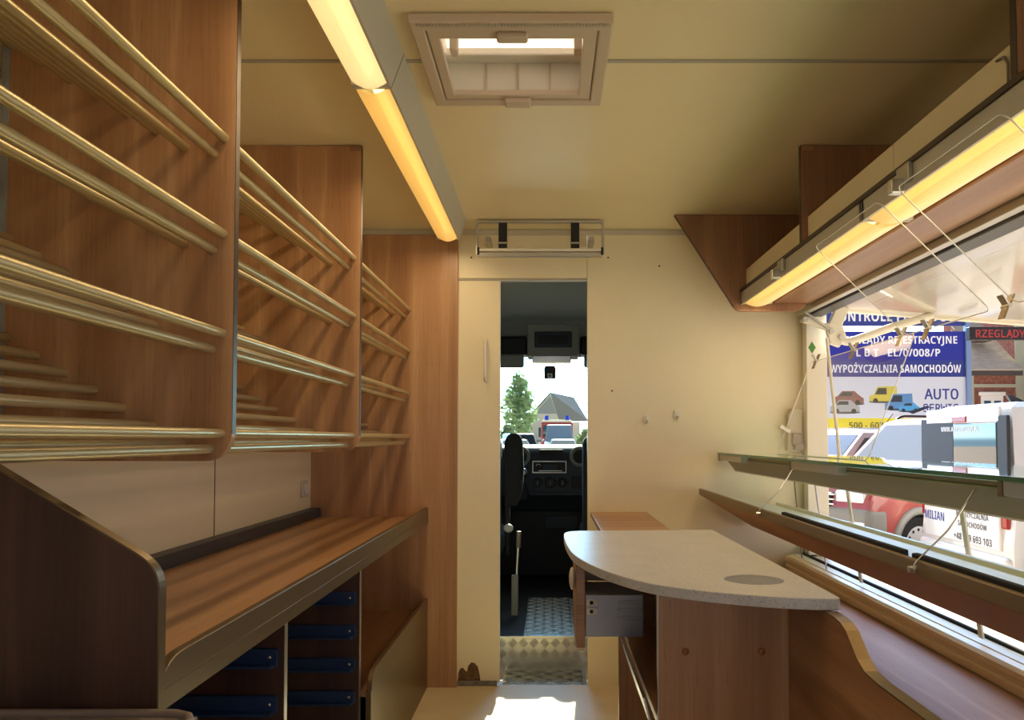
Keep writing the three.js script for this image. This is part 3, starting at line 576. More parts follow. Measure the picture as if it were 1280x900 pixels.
// ------------------------------------------------------------------ the cab
{
  const zf = -5.95, zb = ZP - 0.045, W = 1.0;
  struct('floor_cab', box(-W, W, 0.02, 0.14, zf, -3.775), M.cabFloor, 'dark rubber floor of the cab', 'floor');
  struct('wall_cab_left', box(-W - 0.03, -W, -0.05, 1.9, zf, zb), M.cabGrey, 'dark side lining of the cab on the gear lever side', 'wall');
  struct('wall_cab_right', box(W, W + 0.03, -0.05, 1.9, zf, zb), M.cabGrey, 'dark side lining of the cab on the passenger side', 'wall');
  struct('wall_cab_front', box(-W, W, 0.14, 0.97, zf - 0.03, zf), M.black, 'black bulkhead below the windscreen', 'wall');
  const g = new THREE.Shape(); g.moveTo(zb, 1.84); g.lineTo(-4.9, 1.80); g.bezierCurveTo(-5.05, 1.78, -5.12, 1.7, -5.16, 1.6); g.lineTo(-5.2, 1.6); g.lineTo(-5.2, 1.9); g.lineTo(zb, 1.9); g.lineTo(zb, 1.84);
  struct('ceiling_cab', prism(g, -W, W, 'x', 0, 10), M.cabGrey, 'grey headliner of the cab', 'ceiling');
  const w = thing('window_2', 'tinted windscreen of the cab', 'window', [0, 0.97, -5.6]); w.userData.kind = 'structure';
  part('pane', new THREE.PlaneGeometry(1.9, Math.hypot(0.66, 0.76)).rotateX(Math.atan2(0.76, 0.66)).translate(0, 1.295, -5.565), M.windscreen, w);
  part('frame_post', flat([-0.97, 0.96, -5.95], [-0.97, 1.63, -5.18], 0.08, 0.06, [1, 0, 0]), M.cabGrey, w);
  part('frame_post', flat([0.97, 0.96, -5.95], [0.97, 1.63, -5.18], 0.08, 0.06, [1, 0, 0]), M.cabGrey, w);
  part('side_fill', slab([[-1, 0.9, -5.95], [-1, 0.9, -5.1], [-1, 1.7, -5.1], [-1, 1.7, -5.16]], 0.02), M.cabGrey, w);
}
{
  const t = thing('dashboard', 'dark blue-grey dashboard of the cab', 'dashboard', [0, 0.14, -5.4]);
  const s = new THREE.Shape(); s.moveTo(-5.94, 0.6); s.lineTo(-5.94, 0.985); s.bezierCurveTo(-5.7, 1.015, -5.4, 1.035, -5.27, 1.028); s.bezierCurveTo(-5.2, 1.02, -5.17, 1.0, -5.16, 0.97); s.lineTo(-5.13, 0.73); s.lineTo(-5.2, 0.7); s.lineTo(-5.3, 0.6); s.lineTo(-5.94, 0.6);
  part('body', prism(s, -0.97, 0.97, 'x', 0.01, 8), M.cabDash, t);
  const zz = -5.14;
  part('display_slot', box(-0.057, 0.098, 0.965, 1.0, -5.18, -5.149, 0.004), M.black, t);
  const r = part('radio', box(-0.1, 0.118, 0.85, 0.928, -5.2, -5.128, 0.006), M.black, t);
  piece('radio_frame', prism((() => { const q = new THREE.Shape([[-0.1, 0.85], [0.118, 0.85], [0.118, 0.928], [-0.1, 0.928]].map((p) => new THREE.Vector2(...p))); q.holes.push(new THREE.Path([[-0.094, 0.857], [-0.094, 0.921], [0.112, 0.921], [0.112, 0.857]].map((p) => new THREE.Vector2(...p)))); return q; })(), -5.129, -5.124, 'z'), M.alu, r);
  piece('radio_display', box(-0.03, 0.06, 0.872, 0.905, -5.129, -5.126), M.cabDash, r);
  piece('volume_knob', new THREE.TorusGeometry(0.014, 0.003, 6, 14, Math.PI).translate(-0.062, 0.893, -5.126), M.steel, r);
  piece('button_row', box(-0.06, 0.09, 0.862, 0.867, -5.129, -5.125), M.alu, r);
  for (const [x, rad] of [[-0.067, 0.03], [0.015, 0.036], [0.092, 0.03]]) { const k = part('knob', new THREE.CylinderGeometry(rad * 0.8, rad, 0.02, 24).rotateX(Math.PI / 2).translate(x, 0.789, -5.127), M.black, t); piece('knob_mark', box(x - 0.003, x + 0.003, 0.775, 0.803, -5.118, -5.115), M.cabGrey, k); }
  for (const x of [-0.18, 0.205]) { const v = part('air_vent', new THREE.TorusGeometry(0.055, 0.012, 8, 28).translate(x, 0.955, -5.15), M.cabGrey, t); piece('vent_core', new THREE.CylinderGeometry(0.045, 0.045, 0.02, 20).rotateX(Math.PI / 2).translate(x, 0.955, -5.158), M.black, v); }
  part('tray_pocket', box(0.15, 0.26, 0.75, 0.83, -5.15, -5.13, 0.006), M.black, t);
  part('lever_boot', new THREE.CylinderGeometry(0.03, 0.06, 0.1, 16).translate(-0.17, 0.74, -5.07), M.black, t);
  part('gear_stick', bar([-0.17, 0.76, -5.07], [-0.155, 0.84, -5.03], 0.01, 10), M.black, t);
  part('gear_knob', new THREE.SphereGeometry(0.026, 16, 12).scale(1, 1.2, 1).translate(-0.153, 0.855, -5.025), M.steel, t).userData.label = 'chrome gear lever knob';
  part('lower_ledge', box(-0.3, 0.4, 0.705, 0.73, -5.2, -5.1, 0.008), M.cabDash, t);
  part('lower_console', box(-0.35, 0.45, 0.15, 0.6, -5.6, -5.35, 0.02), M.black, t);
  part('glove_pocket', box(-0.02, 0.2, 0.47, 0.56, -5.352, -5.34, 0.006), M.cabDash, t);
}
{
  const t = thing('overhead_console', 'grey overhead console above the windscreen of the cab', 'console', [0.03, 1.59, -5.0]);
  part('body', prism([[-5.15, 1.82], [-4.98, 1.78], [-5.0, 1.59], [-5.15, 1.58]], -0.13, 0.195, 'x', 0.008), M.cabGrey, t);
  part('slot_frame', box(-0.085, 0.15, 1.64, 1.74, -5.0, -4.976, 0.008), M.cabDash, t);
  part('slot', box(-0.06, 0.125, 1.662, 1.715, -4.985, -4.972, 0.004), M.black, t);
  part('reading_lamp', box(-0.1, 0.145, 1.545, 1.592, -5.1, -5.0, 0.006), M.steel, t);
}
for (const [x0, x1, l] of [[-0.75, -0.15, 'dark grey sun visor of the cab on the gear lever side'], [0.225, 0.78, 'dark grey sun visor of the cab on the passenger side']]) {
  const t = thing('sun_visor', l, 'sun visor', [(x0 + x1) / 2, 1.5, -5.0], 'sun visors of the cab');
  part('pad', box(x0, x1, 1.515, 1.6, -5.03, -4.995, 0.016), M.cabGrey, t);
  part('shelf_pocket', box(x0 - 0.02, x1 + 0.02, 1.6, 1.72, -5.2, -5.05, 0.02), M.black, t);
}
{
  const t = thing('dash_camera', 'small black camera hanging below the overhead console', 'camera', [0.012, 1.445, -5.06]);
  part('body', prism([[-0.018, 1.53], [0.042, 1.53], [0.05, 1.51], [0.047, 1.449], [-0.023, 1.449], [-0.026, 1.51]], -5.07, -5.04, 'z', 0.004), M.black, t);
  const f = part('lens_frame', box(-0.004, 0.028, 1.452, 1.482, -5.042, -5.036, 0.003), M.alu, t);
  piece('lens', new THREE.CylinderGeometry(0.008, 0.008, 0.006, 14).rotateX(Math.PI / 2).translate(0.012, 1.467, -5.035), M.black, f);
}
for (const [x0, x1, z, l] of [[-0.78, -0.245, -4.15, 'black driver seat seen edge on behind the sliding door'], [0.188, 0.85, -4.3, 'black passenger seat seen at the passage edge']]) {
  const t = thing('cab_seat', l, 'seat', [(x0 + x1) / 2, 0.154, z], 'seats of the cab');
  part('backrest', box(x0, x1, 0.5, 1.09, z - 0.16, z, 0.05), M.blackSoft, t);
  part('cushion', box(x0, x1, 0.42, 0.58, z - 0.62, z - 0.1, 0.05), M.blackSoft, t);
  part('base', box(x0 + 0.0, x1 - 0.05, 0.162, 0.43, z - 0.55, z - 0.12, 0.01), M.black, t);
}
{
  const t = thing('armrest', 'black rounded folding armrest standing up beside the driver seat', 'armrest', [-0.19, 0.6, -4.4]);
  part('pad', prism((() => { const s = new THREE.Shape(); s.moveTo(-0.235, 0.7); s.lineTo(-0.18, 0.7); s.bezierCurveTo(-0.15, 0.72, -0.135, 0.78, -0.133, 0.9); s.lineTo(-0.138, 1.04); s.bezierCurveTo(-0.145, 1.125, -0.23, 1.125, -0.24, 1.04); s.lineTo(-0.235, 0.7); return s; })(), -4.46, -4.38, 'z', 0.015, 10), M.blackSoft, t);
  part('hinge_knob', new THREE.SphereGeometry(0.026, 14, 10).scale(1, 0.9, 1).translate(-0.215, 0.585, -4.36), M.whitePaint, t);
  part('hinge_arm', box(-0.235, -0.21, 0.43, 0.72, -4.45, -4.4, 0.008), M.black, t);
}
{
  const t = thing('hand_brake', 'steel hand brake lever beside the driver seat', 'lever', [-0.17, 0.154, -4.2]);
  part('grip', bar([-0.155, 0.5, -4.21], [-0.152, 0.585, -4.215], 0.012, 12), M.plastic, t);
  part('rod', bar([-0.168, 0.25, -4.2], [-0.155, 0.51, -4.21], 0.008, 10), M.steel, t);
  part('bracket', box(-0.19, -0.155, 0.155, 0.36, -4.22, -4.17, 0.006), M.cabGrey, t);
}

// ------------------------------------------------------------------ outside: ground
const GY = -0.45;
const groundMat = std({ map: mottle([206, 190, 166], 26, 9, 9, 0.25), roughness: 0.95 });
struct('ground', box(-120, 120, GY - 0.2, GY, -150, 60), groundMat, 'sunlit pale yard around the parked cars', 'ground');

// ------------------------------------------------------------------ vehicles
const paint = (c, r = 0.3) => phys({ color: c, roughness: r, clearcoat: 1, clearcoatRoughness: 0.05 });
const darkGlass = phys({ color: 0x1b2326, roughness: 0.04, clearcoat: 1, clearcoatRoughness: 0.02 });
const VM = { white: paint(0xe8e8e4), silver: paint(0xb4b6b4), red: paint(0xa8473e), tyre: std({ color: 0x1b1b1b, roughness: 0.9 }), rim: std({ color: 0xc4c6c8, roughness: 0.3, metalness: 0.8 }), lamp: phys({ color: 0xe2e8ee, roughness: 0.1, metalness: 0.4 }), tail: phys({ color: 0xa01814, roughness: 0.15 }), clad: std({ color: 0x8f8d84, roughness: 0.45 }), trim: std({ color: 0x2c2c2e, roughness: 0.6 }), plate: std({ color: 0xe4e4dd, roughness: 0.5 }), chrome: std({ color: 0xd8d8d8, roughness: 0.12, metalness: 1 }) };
const wheelGeo = (() => { const p = [[0.0, -0.09], [0.2, -0.09], [0.29, -0.1], [0.325, -0.07], [0.325, 0.07], [0.29, 0.1], [0.2, 0.09]].map(([a, b]) => new THREE.Vector2(a, b)); return new THREE.LatheGeometry(p, 24).rotateX(Math.PI / 2); })();
const rimGeo = (() => { const l = [new THREE.CylinderGeometry(0.205, 0.205, 0.01, 24).rotateX(Math.PI / 2)]; return merge(l); })();
const holeGeo = new THREE.CylinderGeometry(0.018, 0.018, 0.014, 8).rotateX(Math.PI / 2);
// car: x forward, y up, z to its right; o: L, W, H, belt, hood (front end of belt), cabin points
function vehicle(name, label, category, o, [x, z, turn], group) {
  const t = thing(name, label, category, [x, GY, z], group); t.rotation.y = turn;
  const add = (n, g, m, p = t) => { const q = shade(new THREE.Mesh(g, m)); q.name = n; p.add(q); return q; };
  const { L, W, H, belt, nose, fx, rx } = o, hl = L / 2, ar = 0.37;
  const s = new THREE.Shape();
  s.moveTo(-hl + 0.08, 0.26); s.lineTo(-hl, 0.42); s.lineTo(-hl, 0.62); s.bezierCurveTo(-hl + 0.02, 0.75, -hl + 0.03, belt - 0.1, -hl + 0.05, belt);
  s.lineTo(o.cowl, belt + 0.03); s.bezierCurveTo((o.cowl + hl) / 2, belt + 0.02, hl - 0.3, nose + 0.06, hl - 0.12, nose); s.bezierCurveTo(hl - 0.02, nose - 0.06, hl, nose - 0.15, hl, 0.5); s.lineTo(hl - 0.03, 0.3); s.lineTo(hl - 0.12, 0.22);
  s.lineTo(fx + ar, 0.22); s.absarc(fx, 0.32, ar, -0.27, Math.PI + 0.27, false); s.lineTo(rx + ar, 0.22); s.absarc(rx, 0.32, ar, -0.27, Math.PI + 0.27, false); s.lineTo(-hl + 0.08, 0.26);
  add('body', toCreasedNormals(prism(s, -W / 2, W / 2, 'z', 0.06, 10), 0.7), o.paint);
  add('underbody', box(-hl + 0.2, hl - 0.25, 0.22, 0.6, -W / 2 + 0.3, W / 2 - 0.3), VM.trim);
  const wb = W / 2 - 0.03, wr = W / 2 - (o.tuck ?? 0.16), [r0, r1, b0, b1] = [o.roof[0], o.roof[1], o.base[0], o.base[1]];
  const pts = []; for (const k of [-1, 1]) pts.push(V(b0, belt - 0.02, k * wb), V(b1, belt, k * wb), V(r0, H - 0.05, k * wr), V(r1, H - 0.05, k * wr), V(r0 + 0.12, H, k * (wr - 0.12)), V(r1 - 0.12, H, k * (wr - 0.12)));
  add('cabin', new ConvexGeometry(pts), o.paint);
  // panes on the cabin faces
  const quad = (A, B, C, D, u0, u1, v0, v1) => { const P = (u, v) => { const p = V(...A).lerp(V(...B), u), q = V(...D).lerp(V(...C), u); return p.lerp(q, v).toArray(); }; return [P(u0, v0), P(u1, v0), P(u1, v1), P(u0, v1)]; };
  const sides = o.windows ?? [[0.06, 0.47], [0.52, 0.93]];
  for (const k of [-1, 1]) { const A = [b0, belt, k * wb], B = [b1, belt, k * wb], C = [r1, H - 0.05, k * wr], D = [r0, H - 0.05, k * wr]; for (const [u0, u1] of sides) { const c = quad(A, B, C, D, u0, u1, 0.1, 0.88); add('side_window', slab(k > 0 ? c : c.reverse(), 0.006), darkGlass); } }
  const ws = quad([b1, belt, wb], [b1, belt, -wb], [r1, H - 0.05, -wr], [r1, H - 0.05, wr], 0.05, 0.95, 0.06, 0.95); add('windscreen', slab(ws, 0.006), o.glass ?? darkGlass);
  const rw = quad([b0, belt, -wb], [b0, belt, wb], [r0, H - 0.05, wr], [r0, H - 0.05, -wr], 0.08, 0.92, 0.1, 0.9); if (!o.rearCut) add('rear_window', slab(rw, 0.006), darkGlass);
  for (const wx of [fx, rx]) for (const k of [-1, 1]) { const w = add('wheel', wheelGeo, VM.tyre); w.position.set(wx, 0.325, k * (W / 2 - 0.12)); const r = add('rim', rimGeo, VM.rim, w); r.position.z = k * 0.1; if (o.holes) for (let a = 0; a < 12; a++) { const h = add('rim_hole', holeGeo, VM.tyre, w); h.position.set(0.165 * Math.cos(a * Math.PI / 6), 0.165 * Math.sin(a * Math.PI / 6), k * 0.1); } }
  for (const k of [-1, 1]) { add('headlight', box(hl - 0.16, hl - 0.015, nose - 0.2, nose - 0.05, k * (W / 2 - 0.52), k * (W / 2 - 0.08), 0.03), VM.lamp); add('tail_light', box(-hl - 0.012, -hl + 0.1, o.van ? 0.75 : 0.7, o.van ? 1.0 : 0.85, k * (W / 2 - 0.06), k * (W / 2 - 0.22), 0.02), VM.tail); add('mirror', box(b1 - 0.18, b1 - 0.06, belt + 0.02, belt + 0.17, k * (W / 2 + 0.02), k * (W / 2 + 0.18), 0.03), o.paint); }
  add('front_bumper', box(hl - 0.1, hl + 0.03, 0.26, 0.5, -W / 2 + 0.05, W / 2 - 0.05, 0.05), o.bumper ?? o.paint);
  add('rear_bumper', box(-hl - 0.04, -hl + 0.12, 0.32, 0.52, -W / 2 + 0.03, W / 2 - 0.03, 0.05), o.bumper ?? o.paint);
  add('grille', box(hl - 0.06, hl + 0.012, nose - 0.24, nose - 0.08, -W / 2 + 0.55, W / 2 - 0.55, 0.02), VM.trim);
  if (o.mask) {
    add('lower_mask', box(hl - 0.3, hl + 0.02, 0.24, nose - 0.22, -W / 2 - 0.01, W / 2 + 0.01, 0.08), VM.clad);
    add('bumper_strip', box(hl - 0.05, hl + 0.032, 0.56, 0.6, -W / 2 + 0.05, W / 2 - 0.05, 0.01), VM.chrome);
    for (const k of [-1, 1]) { for (const wx of [fx, rx]) add('arch_flare', new THREE.TorusGeometry(0.385, 0.05, 8, 22, Math.PI).translate(wx, 0.32, k * (W / 2 - 0.005)), VM.clad); add('side_cladding', box(rx + 0.4, fx - 0.4, 0.24, 0.52, k * (W / 2 - 0.06), k * (W / 2 + 0.015), 0.02), VM.clad); }
  }
  if (o.bars) for (let i = 0; i < 3; i++) add('grille_bar', box(hl - 0.02, hl + 0.022, nose - 0.22 + i * 0.055, nose - 0.2 + i * 0.055, -W / 2 + 0.5, W / 2 - 0.5, 0.006), VM.chrome);
  if (o.bars) { add('emblem', new THREE.TorusGeometry(0.06, 0.012, 8, 20).rotateY(Math.PI / 2).translate(hl + 0.03, nose - 0.14, 0), VM.chrome); }
  add('plate', box(hl + 0.02, hl + 0.035, 0.36, 0.46, -0.26, 0.26), VM.plate);
  if (o.rails) for (const k of [-1, 1]) add('roof_rail', tube([[r0 + 0.1, H - 0.01, k * (wr - 0.06)], [r0 + 0.25, H + 0.05, k * (wr - 0.06)], [r1 - 0.3, H + 0.05, k * (wr - 0.06)], [r1 - 0.15, H - 0.01, k * (wr - 0.06)]], 0.018, 20, 6), VM.trim);
  if (o.antenna) { add('antenna', bar([r0 + 0.4, H, 0], [r0 + 0.1, H + 0.28, 0], 0.006, 6), VM.trim); }
  t.addPart = add; return t;
}
const suv = { L: 4.3, W: 1.78, H: 1.78, belt: 1.05, nose: 0.98, cowl: 0.75, fx: 1.38, rx: -1.25, roof: [-1.95, 0.1], base: [-2.1, 0.85], tuck: 0.17 };
const hatchback = { L: 4.0, W: 1.7, H: 1.48, belt: 0.92, nose: 0.78, cowl: 0.85, fx: 1.28, rx: -1.2, roof: [-1.4, 0.1], base: [-1.9, 1.0], tuck: 0.2 };
const smallVan = { L: 4.2, W: 1.66, H: 1.84, belt: 1.1, nose: 0.92, cowl: 1.0, fx: 1.35, rx: -1.3, roof: [-2.02, 0.55], base: [-2.05, 1.15], tuck: 0.12, van: true };
const bigVan = { L: 5.4, W: 1.95, H: 2.45, belt: 1.3, nose: 1.15, cowl: 1.75, fx: 1.8, rx: -1.6, roof: [-2.6, 1.0], base: [-2.65, 1.8], tuck: 0.14, van: true };

// the white rental van with lettering: rear towards the serving hatch
function decal(w, h, px, draw, opaque) {
  const c = document.createElement('canvas'); c.width = px; c.height = Math.round(px * h / w); const g = c.getContext('2d'); draw(g, c.width, c.height);
  const t = new THREE.CanvasTexture(c); t.colorSpace = THREE.SRGBColorSpace;
  return { geo: new THREE.PlaneGeometry(w, h), mat: std({ map: t, roughness: 0.5, transparent: !opaque }) };
}
{
  const v = vehicle('parked_van', 'white rental van with blue lettering, its tailgate towards the hatch', 'van', { ...smallVan, paint: VM.white, rearCut: true, windows: [[0.55, 0.72], [0.75, 0.93]], antenna: false, rails: false }, [3.87 + 2.1, -7.52, 0]);
  const A = v.addPart, x = -2.1;
  const gl = A('rear_window', box(x - 0.006, x + 0.03, 1.13, 1.66, -0.12, 0.62, 0.012), darkGlass);
  const fr = A('tailgate_top', box(x - 0.004, x + 0.03, 1.66, 1.8, -0.66, 0.66, 0.02), VM.white);
  A('tailgate_pillar', box(x - 0.003, x + 0.03, 1.1, 1.72, 0.62, 0.78, 0.014), VM.trim); A('tailgate_pillar', box(x - 0.003, x + 0.03, 1.1, 1.72, -0.78, -0.12, 0.014), VM.trim);
  A('tailgate', box(x - 0.03, x + 0.03, 0.55, 1.12, -0.68, 0.68, 0.02), VM.white);
  A('tailgate_handle', box(x - 0.045, x - 0.02, 0.98, 1.03, -0.16, 0.16, 0.01), VM.trim);
  A('brake_light', box(x - 0.015, x + 0.01, 1.67, 1.73, -0.13, 0.13, 0.008), VM.tail);
  A('roof_aerial', prism([[-1.6, 1.83], [-1.4, 1.83], [-1.62, 1.93], [-1.66, 1.93]], -0.02, 0.02, 'z', 0.005), VM.trim);
  for (const k of [-1, 1]) A('roof_strip', box(-1.7, 0.2, 1.838, 1.85, k * 0.5 - 0.04, k * 0.5 + 0.04, 0.004), VM.trim);
  const rot = (m, y, z, xx = x - 0.032) => { m.rotation.y = -Math.PI / 2; m.position.set(xx, y, z); return m; };
  let d = decal(0.42, 0.14, 256, (g, w, h) => { g.fillStyle = '#2b3f9c'; g.font = 'bold ' + h * 0.85 + 'px sans-serif'; g.textBaseline = 'middle'; g.textAlign = 'center'; g.fillText('MILIAN', w / 2, h / 2, w * 0.98); });
  rot(A('lettering', d.geo, d.mat), 0.76, -0.46).userData.label = 'blue word MILIAN';
  d = decal(0.72, 0.34, 512, (g, w, h) => { g.fillStyle = '#3c3c3c'; g.textAlign = 'center'; g.font = 'bold ' + h * 0.2 + 'px sans-serif'; g.fillText('WYPOŻYCZALNIA', w / 2, h * 0.24, w); g.fillText('SAMOCHODÓW', w / 2, h * 0.5, w); g.font = 'bold ' + h * 0.26 + 'px sans-serif'; g.fillText('✆ +48 509 693 103'.replace('✆ ', ''), w / 2, h * 0.88, w); });
  rot(A('lettering', d.geo, d.mat), 0.71, 0.24).userData.label = 'dark lettering with a phone number';
  d = decal(0.8, 0.08, 512, (g, w, h) => { g.fillStyle = '#e8ecf0'; g.textAlign = 'center'; g.font = 'bold ' + h * 0.8 + 'px sans-serif'; g.fillText('WWW.AUTOMILIAN.PL', w / 2, h * 0.8, w); });
  rot(A('lettering', d.geo, d.mat), 1.61, 0, x - 0.008).userData.label = 'white web address on the rear window';
}
// red off-roader, front turned towards the hatch
vehicle('parked_car', 'red off-roader with grey lower cladding and chrome grille beyond the van', 'car', { ...suv, paint: VM.red, bumper: VM.clad, rails: true, bars: true, holes: true, mask: true, glass: phys({ color: 0x8a9498, roughness: 0.03, clearcoat: 1 }) }, [3.12 + 2.15 * 0.9, -9.54 - 2.15 * 0.43, Math.PI + 0.445], 'cars beside the hatch');
vehicle('parked_car', 'white hatchback with a roof aerial behind the red off-roader', 'car', { ...hatchback, H: 1.66, paint: VM.white, antenna: true }, [4.7, -13.05, Math.PI + 0.445], 'cars beside the hatch');
vehicle('parked_van', 'plain white small van in front of the blue sign', 'van', { ...smallVan, H: 1.72, belt: 1.02, paint: VM.white, windows: [[0.1, 0.4], [0.5, 0.7], [0.74, 0.94]] }, [5.4, -15.6, Math.PI - 0.02], 'cars beside the hatch');

// ------------------------------------------------------------------ blue sign
{
  const Z = -17.5, k = Z / -14, x0 = 4.83 * k, x1 = 7.36 * k, yy = (y) => 1.072 + (y - 1.072) * k, w = x1 - x0;
  const t = thing('sign_stand', 'tall blue and white advertising sign AUTO SERWIS on posts', 'sign', [(x0 + x1) / 2, GY, Z]);
  const board = (n, ya, yb, draw, bg) => {
    const h = yb - ya; const b = part(n, box(x0 + 0.05, x1 - 0.05, ya, yb, Z - 0.05, Z), std({ color: bg, roughness: 0.5 }), t);
    const d = decal(w - 0.1, h, 1024, draw, true); const m = piece('print', d.geo.translate((x0 + x1) / 2, (ya + yb) / 2, Z + 0.002), d.mat, b);
  };
  const fill = (g, w2, h, c) => { g.fillStyle = c; g.fillRect(0, 0, w2, h); };
  board('top_board', yy(3.05), yy(3.4), (g, w2, h) => { fill(g, w2, h, '#2a3a8c'); g.fillStyle = '#fff'; g.font = 'bold ' + h * 0.72 + 'px sans-serif'; g.textAlign = 'center'; g.textBaseline = 'middle'; g.fillText('KONTROLE POJAZDÓW', w2 / 2, h * 0.52, w2 * 0.92); }, 0x2a3a8c);
  board('middle_board', yy(2.44), yy(2.95), (g, w2, h) => { fill(g, w2, h, '#16249c'); g.fillStyle = '#fff'; g.textAlign = 'center'; g.textBaseline = 'middle'; g.font = 'bold ' + h * 0.36 + 'px sans-serif'; g.fillText('PRZEGLĄDY REJESTRACYJNE', w2 / 2, h * 0.3, w2 * 0.9); g.fillText('L B T   EL/0/008/P', w2 * 0.52, h * 0.74, w2 * 0.62); }, 0x16249c);
  board('rental_board', yy(2.15), yy(2.44), (g, w2, h) => { fill(g, w2, h, '#26358c'); g.fillStyle = '#fff'; g.textAlign = 'center'; g.textBaseline = 'middle'; g.font = 'bold ' + h * 0.66 + 'px sans-serif'; g.fillText('WYPOŻYCZALNIA SAMOCHODÓW', w2 / 2, h * 0.52, w2 * 0.94); }, 0x26358c);
  board('service_board', yy(1.22), yy(2.15), (g, w2, h) => {
    fill(g, w2, h, '#d9deea'); g.fillStyle = '#e8d628'; g.fillRect(0, h * 0.78, w2, h * 0.22);
    const car = (x, y, s, c, van) => { g.fillStyle = '#3a4048'; g.beginPath(); g.ellipse(x + s * 0.5, y + s * 0.02, s * 0.52, s * 0.05, 0, 0, 7); g.fill(); g.fillStyle = c; g.beginPath(); g.moveTo(x, y); g.lineTo(x, y - s * 0.18); g.lineTo(x + s * 0.16, y - s * 0.24); g.lineTo(x + s * 0.3, y - s * (van ? 0.52 : 0.4)); g.lineTo(x + s * (van ? 0.98 : 0.7), y - s * (van ? 0.54 : 0.4)); g.lineTo(x + s * (van ? 1 : 0.88), y - s * 0.24); g.lineTo(x + s, y - s * 0.16); g.lineTo(x + s, y); g.fill(); g.fillStyle = '#2b343c'; g.beginPath(); g.moveTo(x + s * 0.2, y - s * 0.24); g.lineTo(x + s * 0.32, y - s * (van ? 0.47 : 0.36)); g.lineTo(x + s * 0.62, y - s * (van ? 0.47 : 0.36)); g.lineTo(x + s * 0.62, y - s * 0.24); g.fill(); g.fillStyle = '#15181a'; for (const q of [0.22, 0.8]) { g.beginPath(); g.arc(x + s * q, y - s * 0.02, s * 0.085, 0, 7); g.fill(); } };
    car(w2 * 0.05, h * 0.5, w2 * 0.22, '#8a5a54'); car(w2 * 0.03, h * 0.66, w2 * 0.21, '#a9adb0'); car(w2 * 0.31, h * 0.46, w2 * 0.2, '#d8cb4a', true); car(w2 * 0.42, h * 0.6, w2 * 0.2, '#5c8fc4', true); car(w2 * 0.52, h * 0.64, w2 * 0.15, '#4ba3dc');
    g.fillStyle = '#20263a'; g.beginPath(); g.moveTo(w2 * 0.58, h * 0.66); g.lineTo(w2 * 0.73, h * 0.54); g.lineTo(w2 * 0.74, h * 0.58); g.lineTo(w2 * 0.62, h * 0.7); g.fill();
    g.fillStyle = '#26358c'; g.textAlign = 'right'; g.font = 'bold ' + h * 0.27 + 'px monospace'; g.fillText('AUTO', w2 * 0.95, h * 0.42, w2 * 0.26); g.font = 'bold ' + h * 0.2 + 'px monospace'; g.fillText('SERWIS', w2 * 0.95, h * 0.66, w2 * 0.26);
    g.fillStyle = '#3a3a20'; g.textAlign = 'left'; g.font = 'bold ' + h * 0.16 + 'px sans-serif'; g.fillText('500 - 603', w2 * 0.16, h * 0.97);
  }, 0xd9deea);
  for (const x of [x0, x1 + 0.02]) part('post', box(x - 0.07, x + 0.04, GY, yy(3.5), Z - 0.06, Z + 0.06, 0.01), std({ color: 0x7e94b8, roughness: 0.4, metalness: 0.4 }), t);
}
// LED display
{
  const Z = -13, x0 = 6.88, x1 = 8.9, y0 = 2.68, y1 = 2.89, t = thing('led_display', 'black scrolling display with red letters on a post beside the sign', 'display', [(x0 + x1) / 2, GY, Z]);
  part('case', box(x0, x1, y0, y1, Z - 0.12, Z, 0.01), M.black, t);
  const d = decal(x1 - x0 - 0.1, y1 - y0 - 0.03, 1024, (g, w, h) => { g.fillStyle = '#1c1214'; g.fillRect(0, 0, w, h); g.fillStyle = '#d0342c'; g.font = 'bold ' + h * 0.95 + 'px monospace'; g.textBaseline = 'middle'; g.fillText('PRZEGLĄDY', -w * 0.05, h * 0.53, w * 1.05); g.fillStyle = '#1c1214'; for (let i = 0; i < w; i += 8) g.fillRect(i, 0, 2, h); for (let j = 0; j < h; j += 8) g.fillRect(0, j, w, 2); }, true);
  d.mat.emissive = new THREE.Color(0xffffff); d.mat.emissiveMap = d.mat.map; d.mat.emissiveIntensity = 0.25;
  part('led_screen', d.geo.translate((x0 + x1) / 2 + 0.03, (y0 + y1) / 2, Z + 0.002), d.mat, t);
  part('post', box(x1 - 0.4, x1 - 0.3, GY, y0, Z - 0.1, Z - 0.02, 0.01), M.alu, t);
}
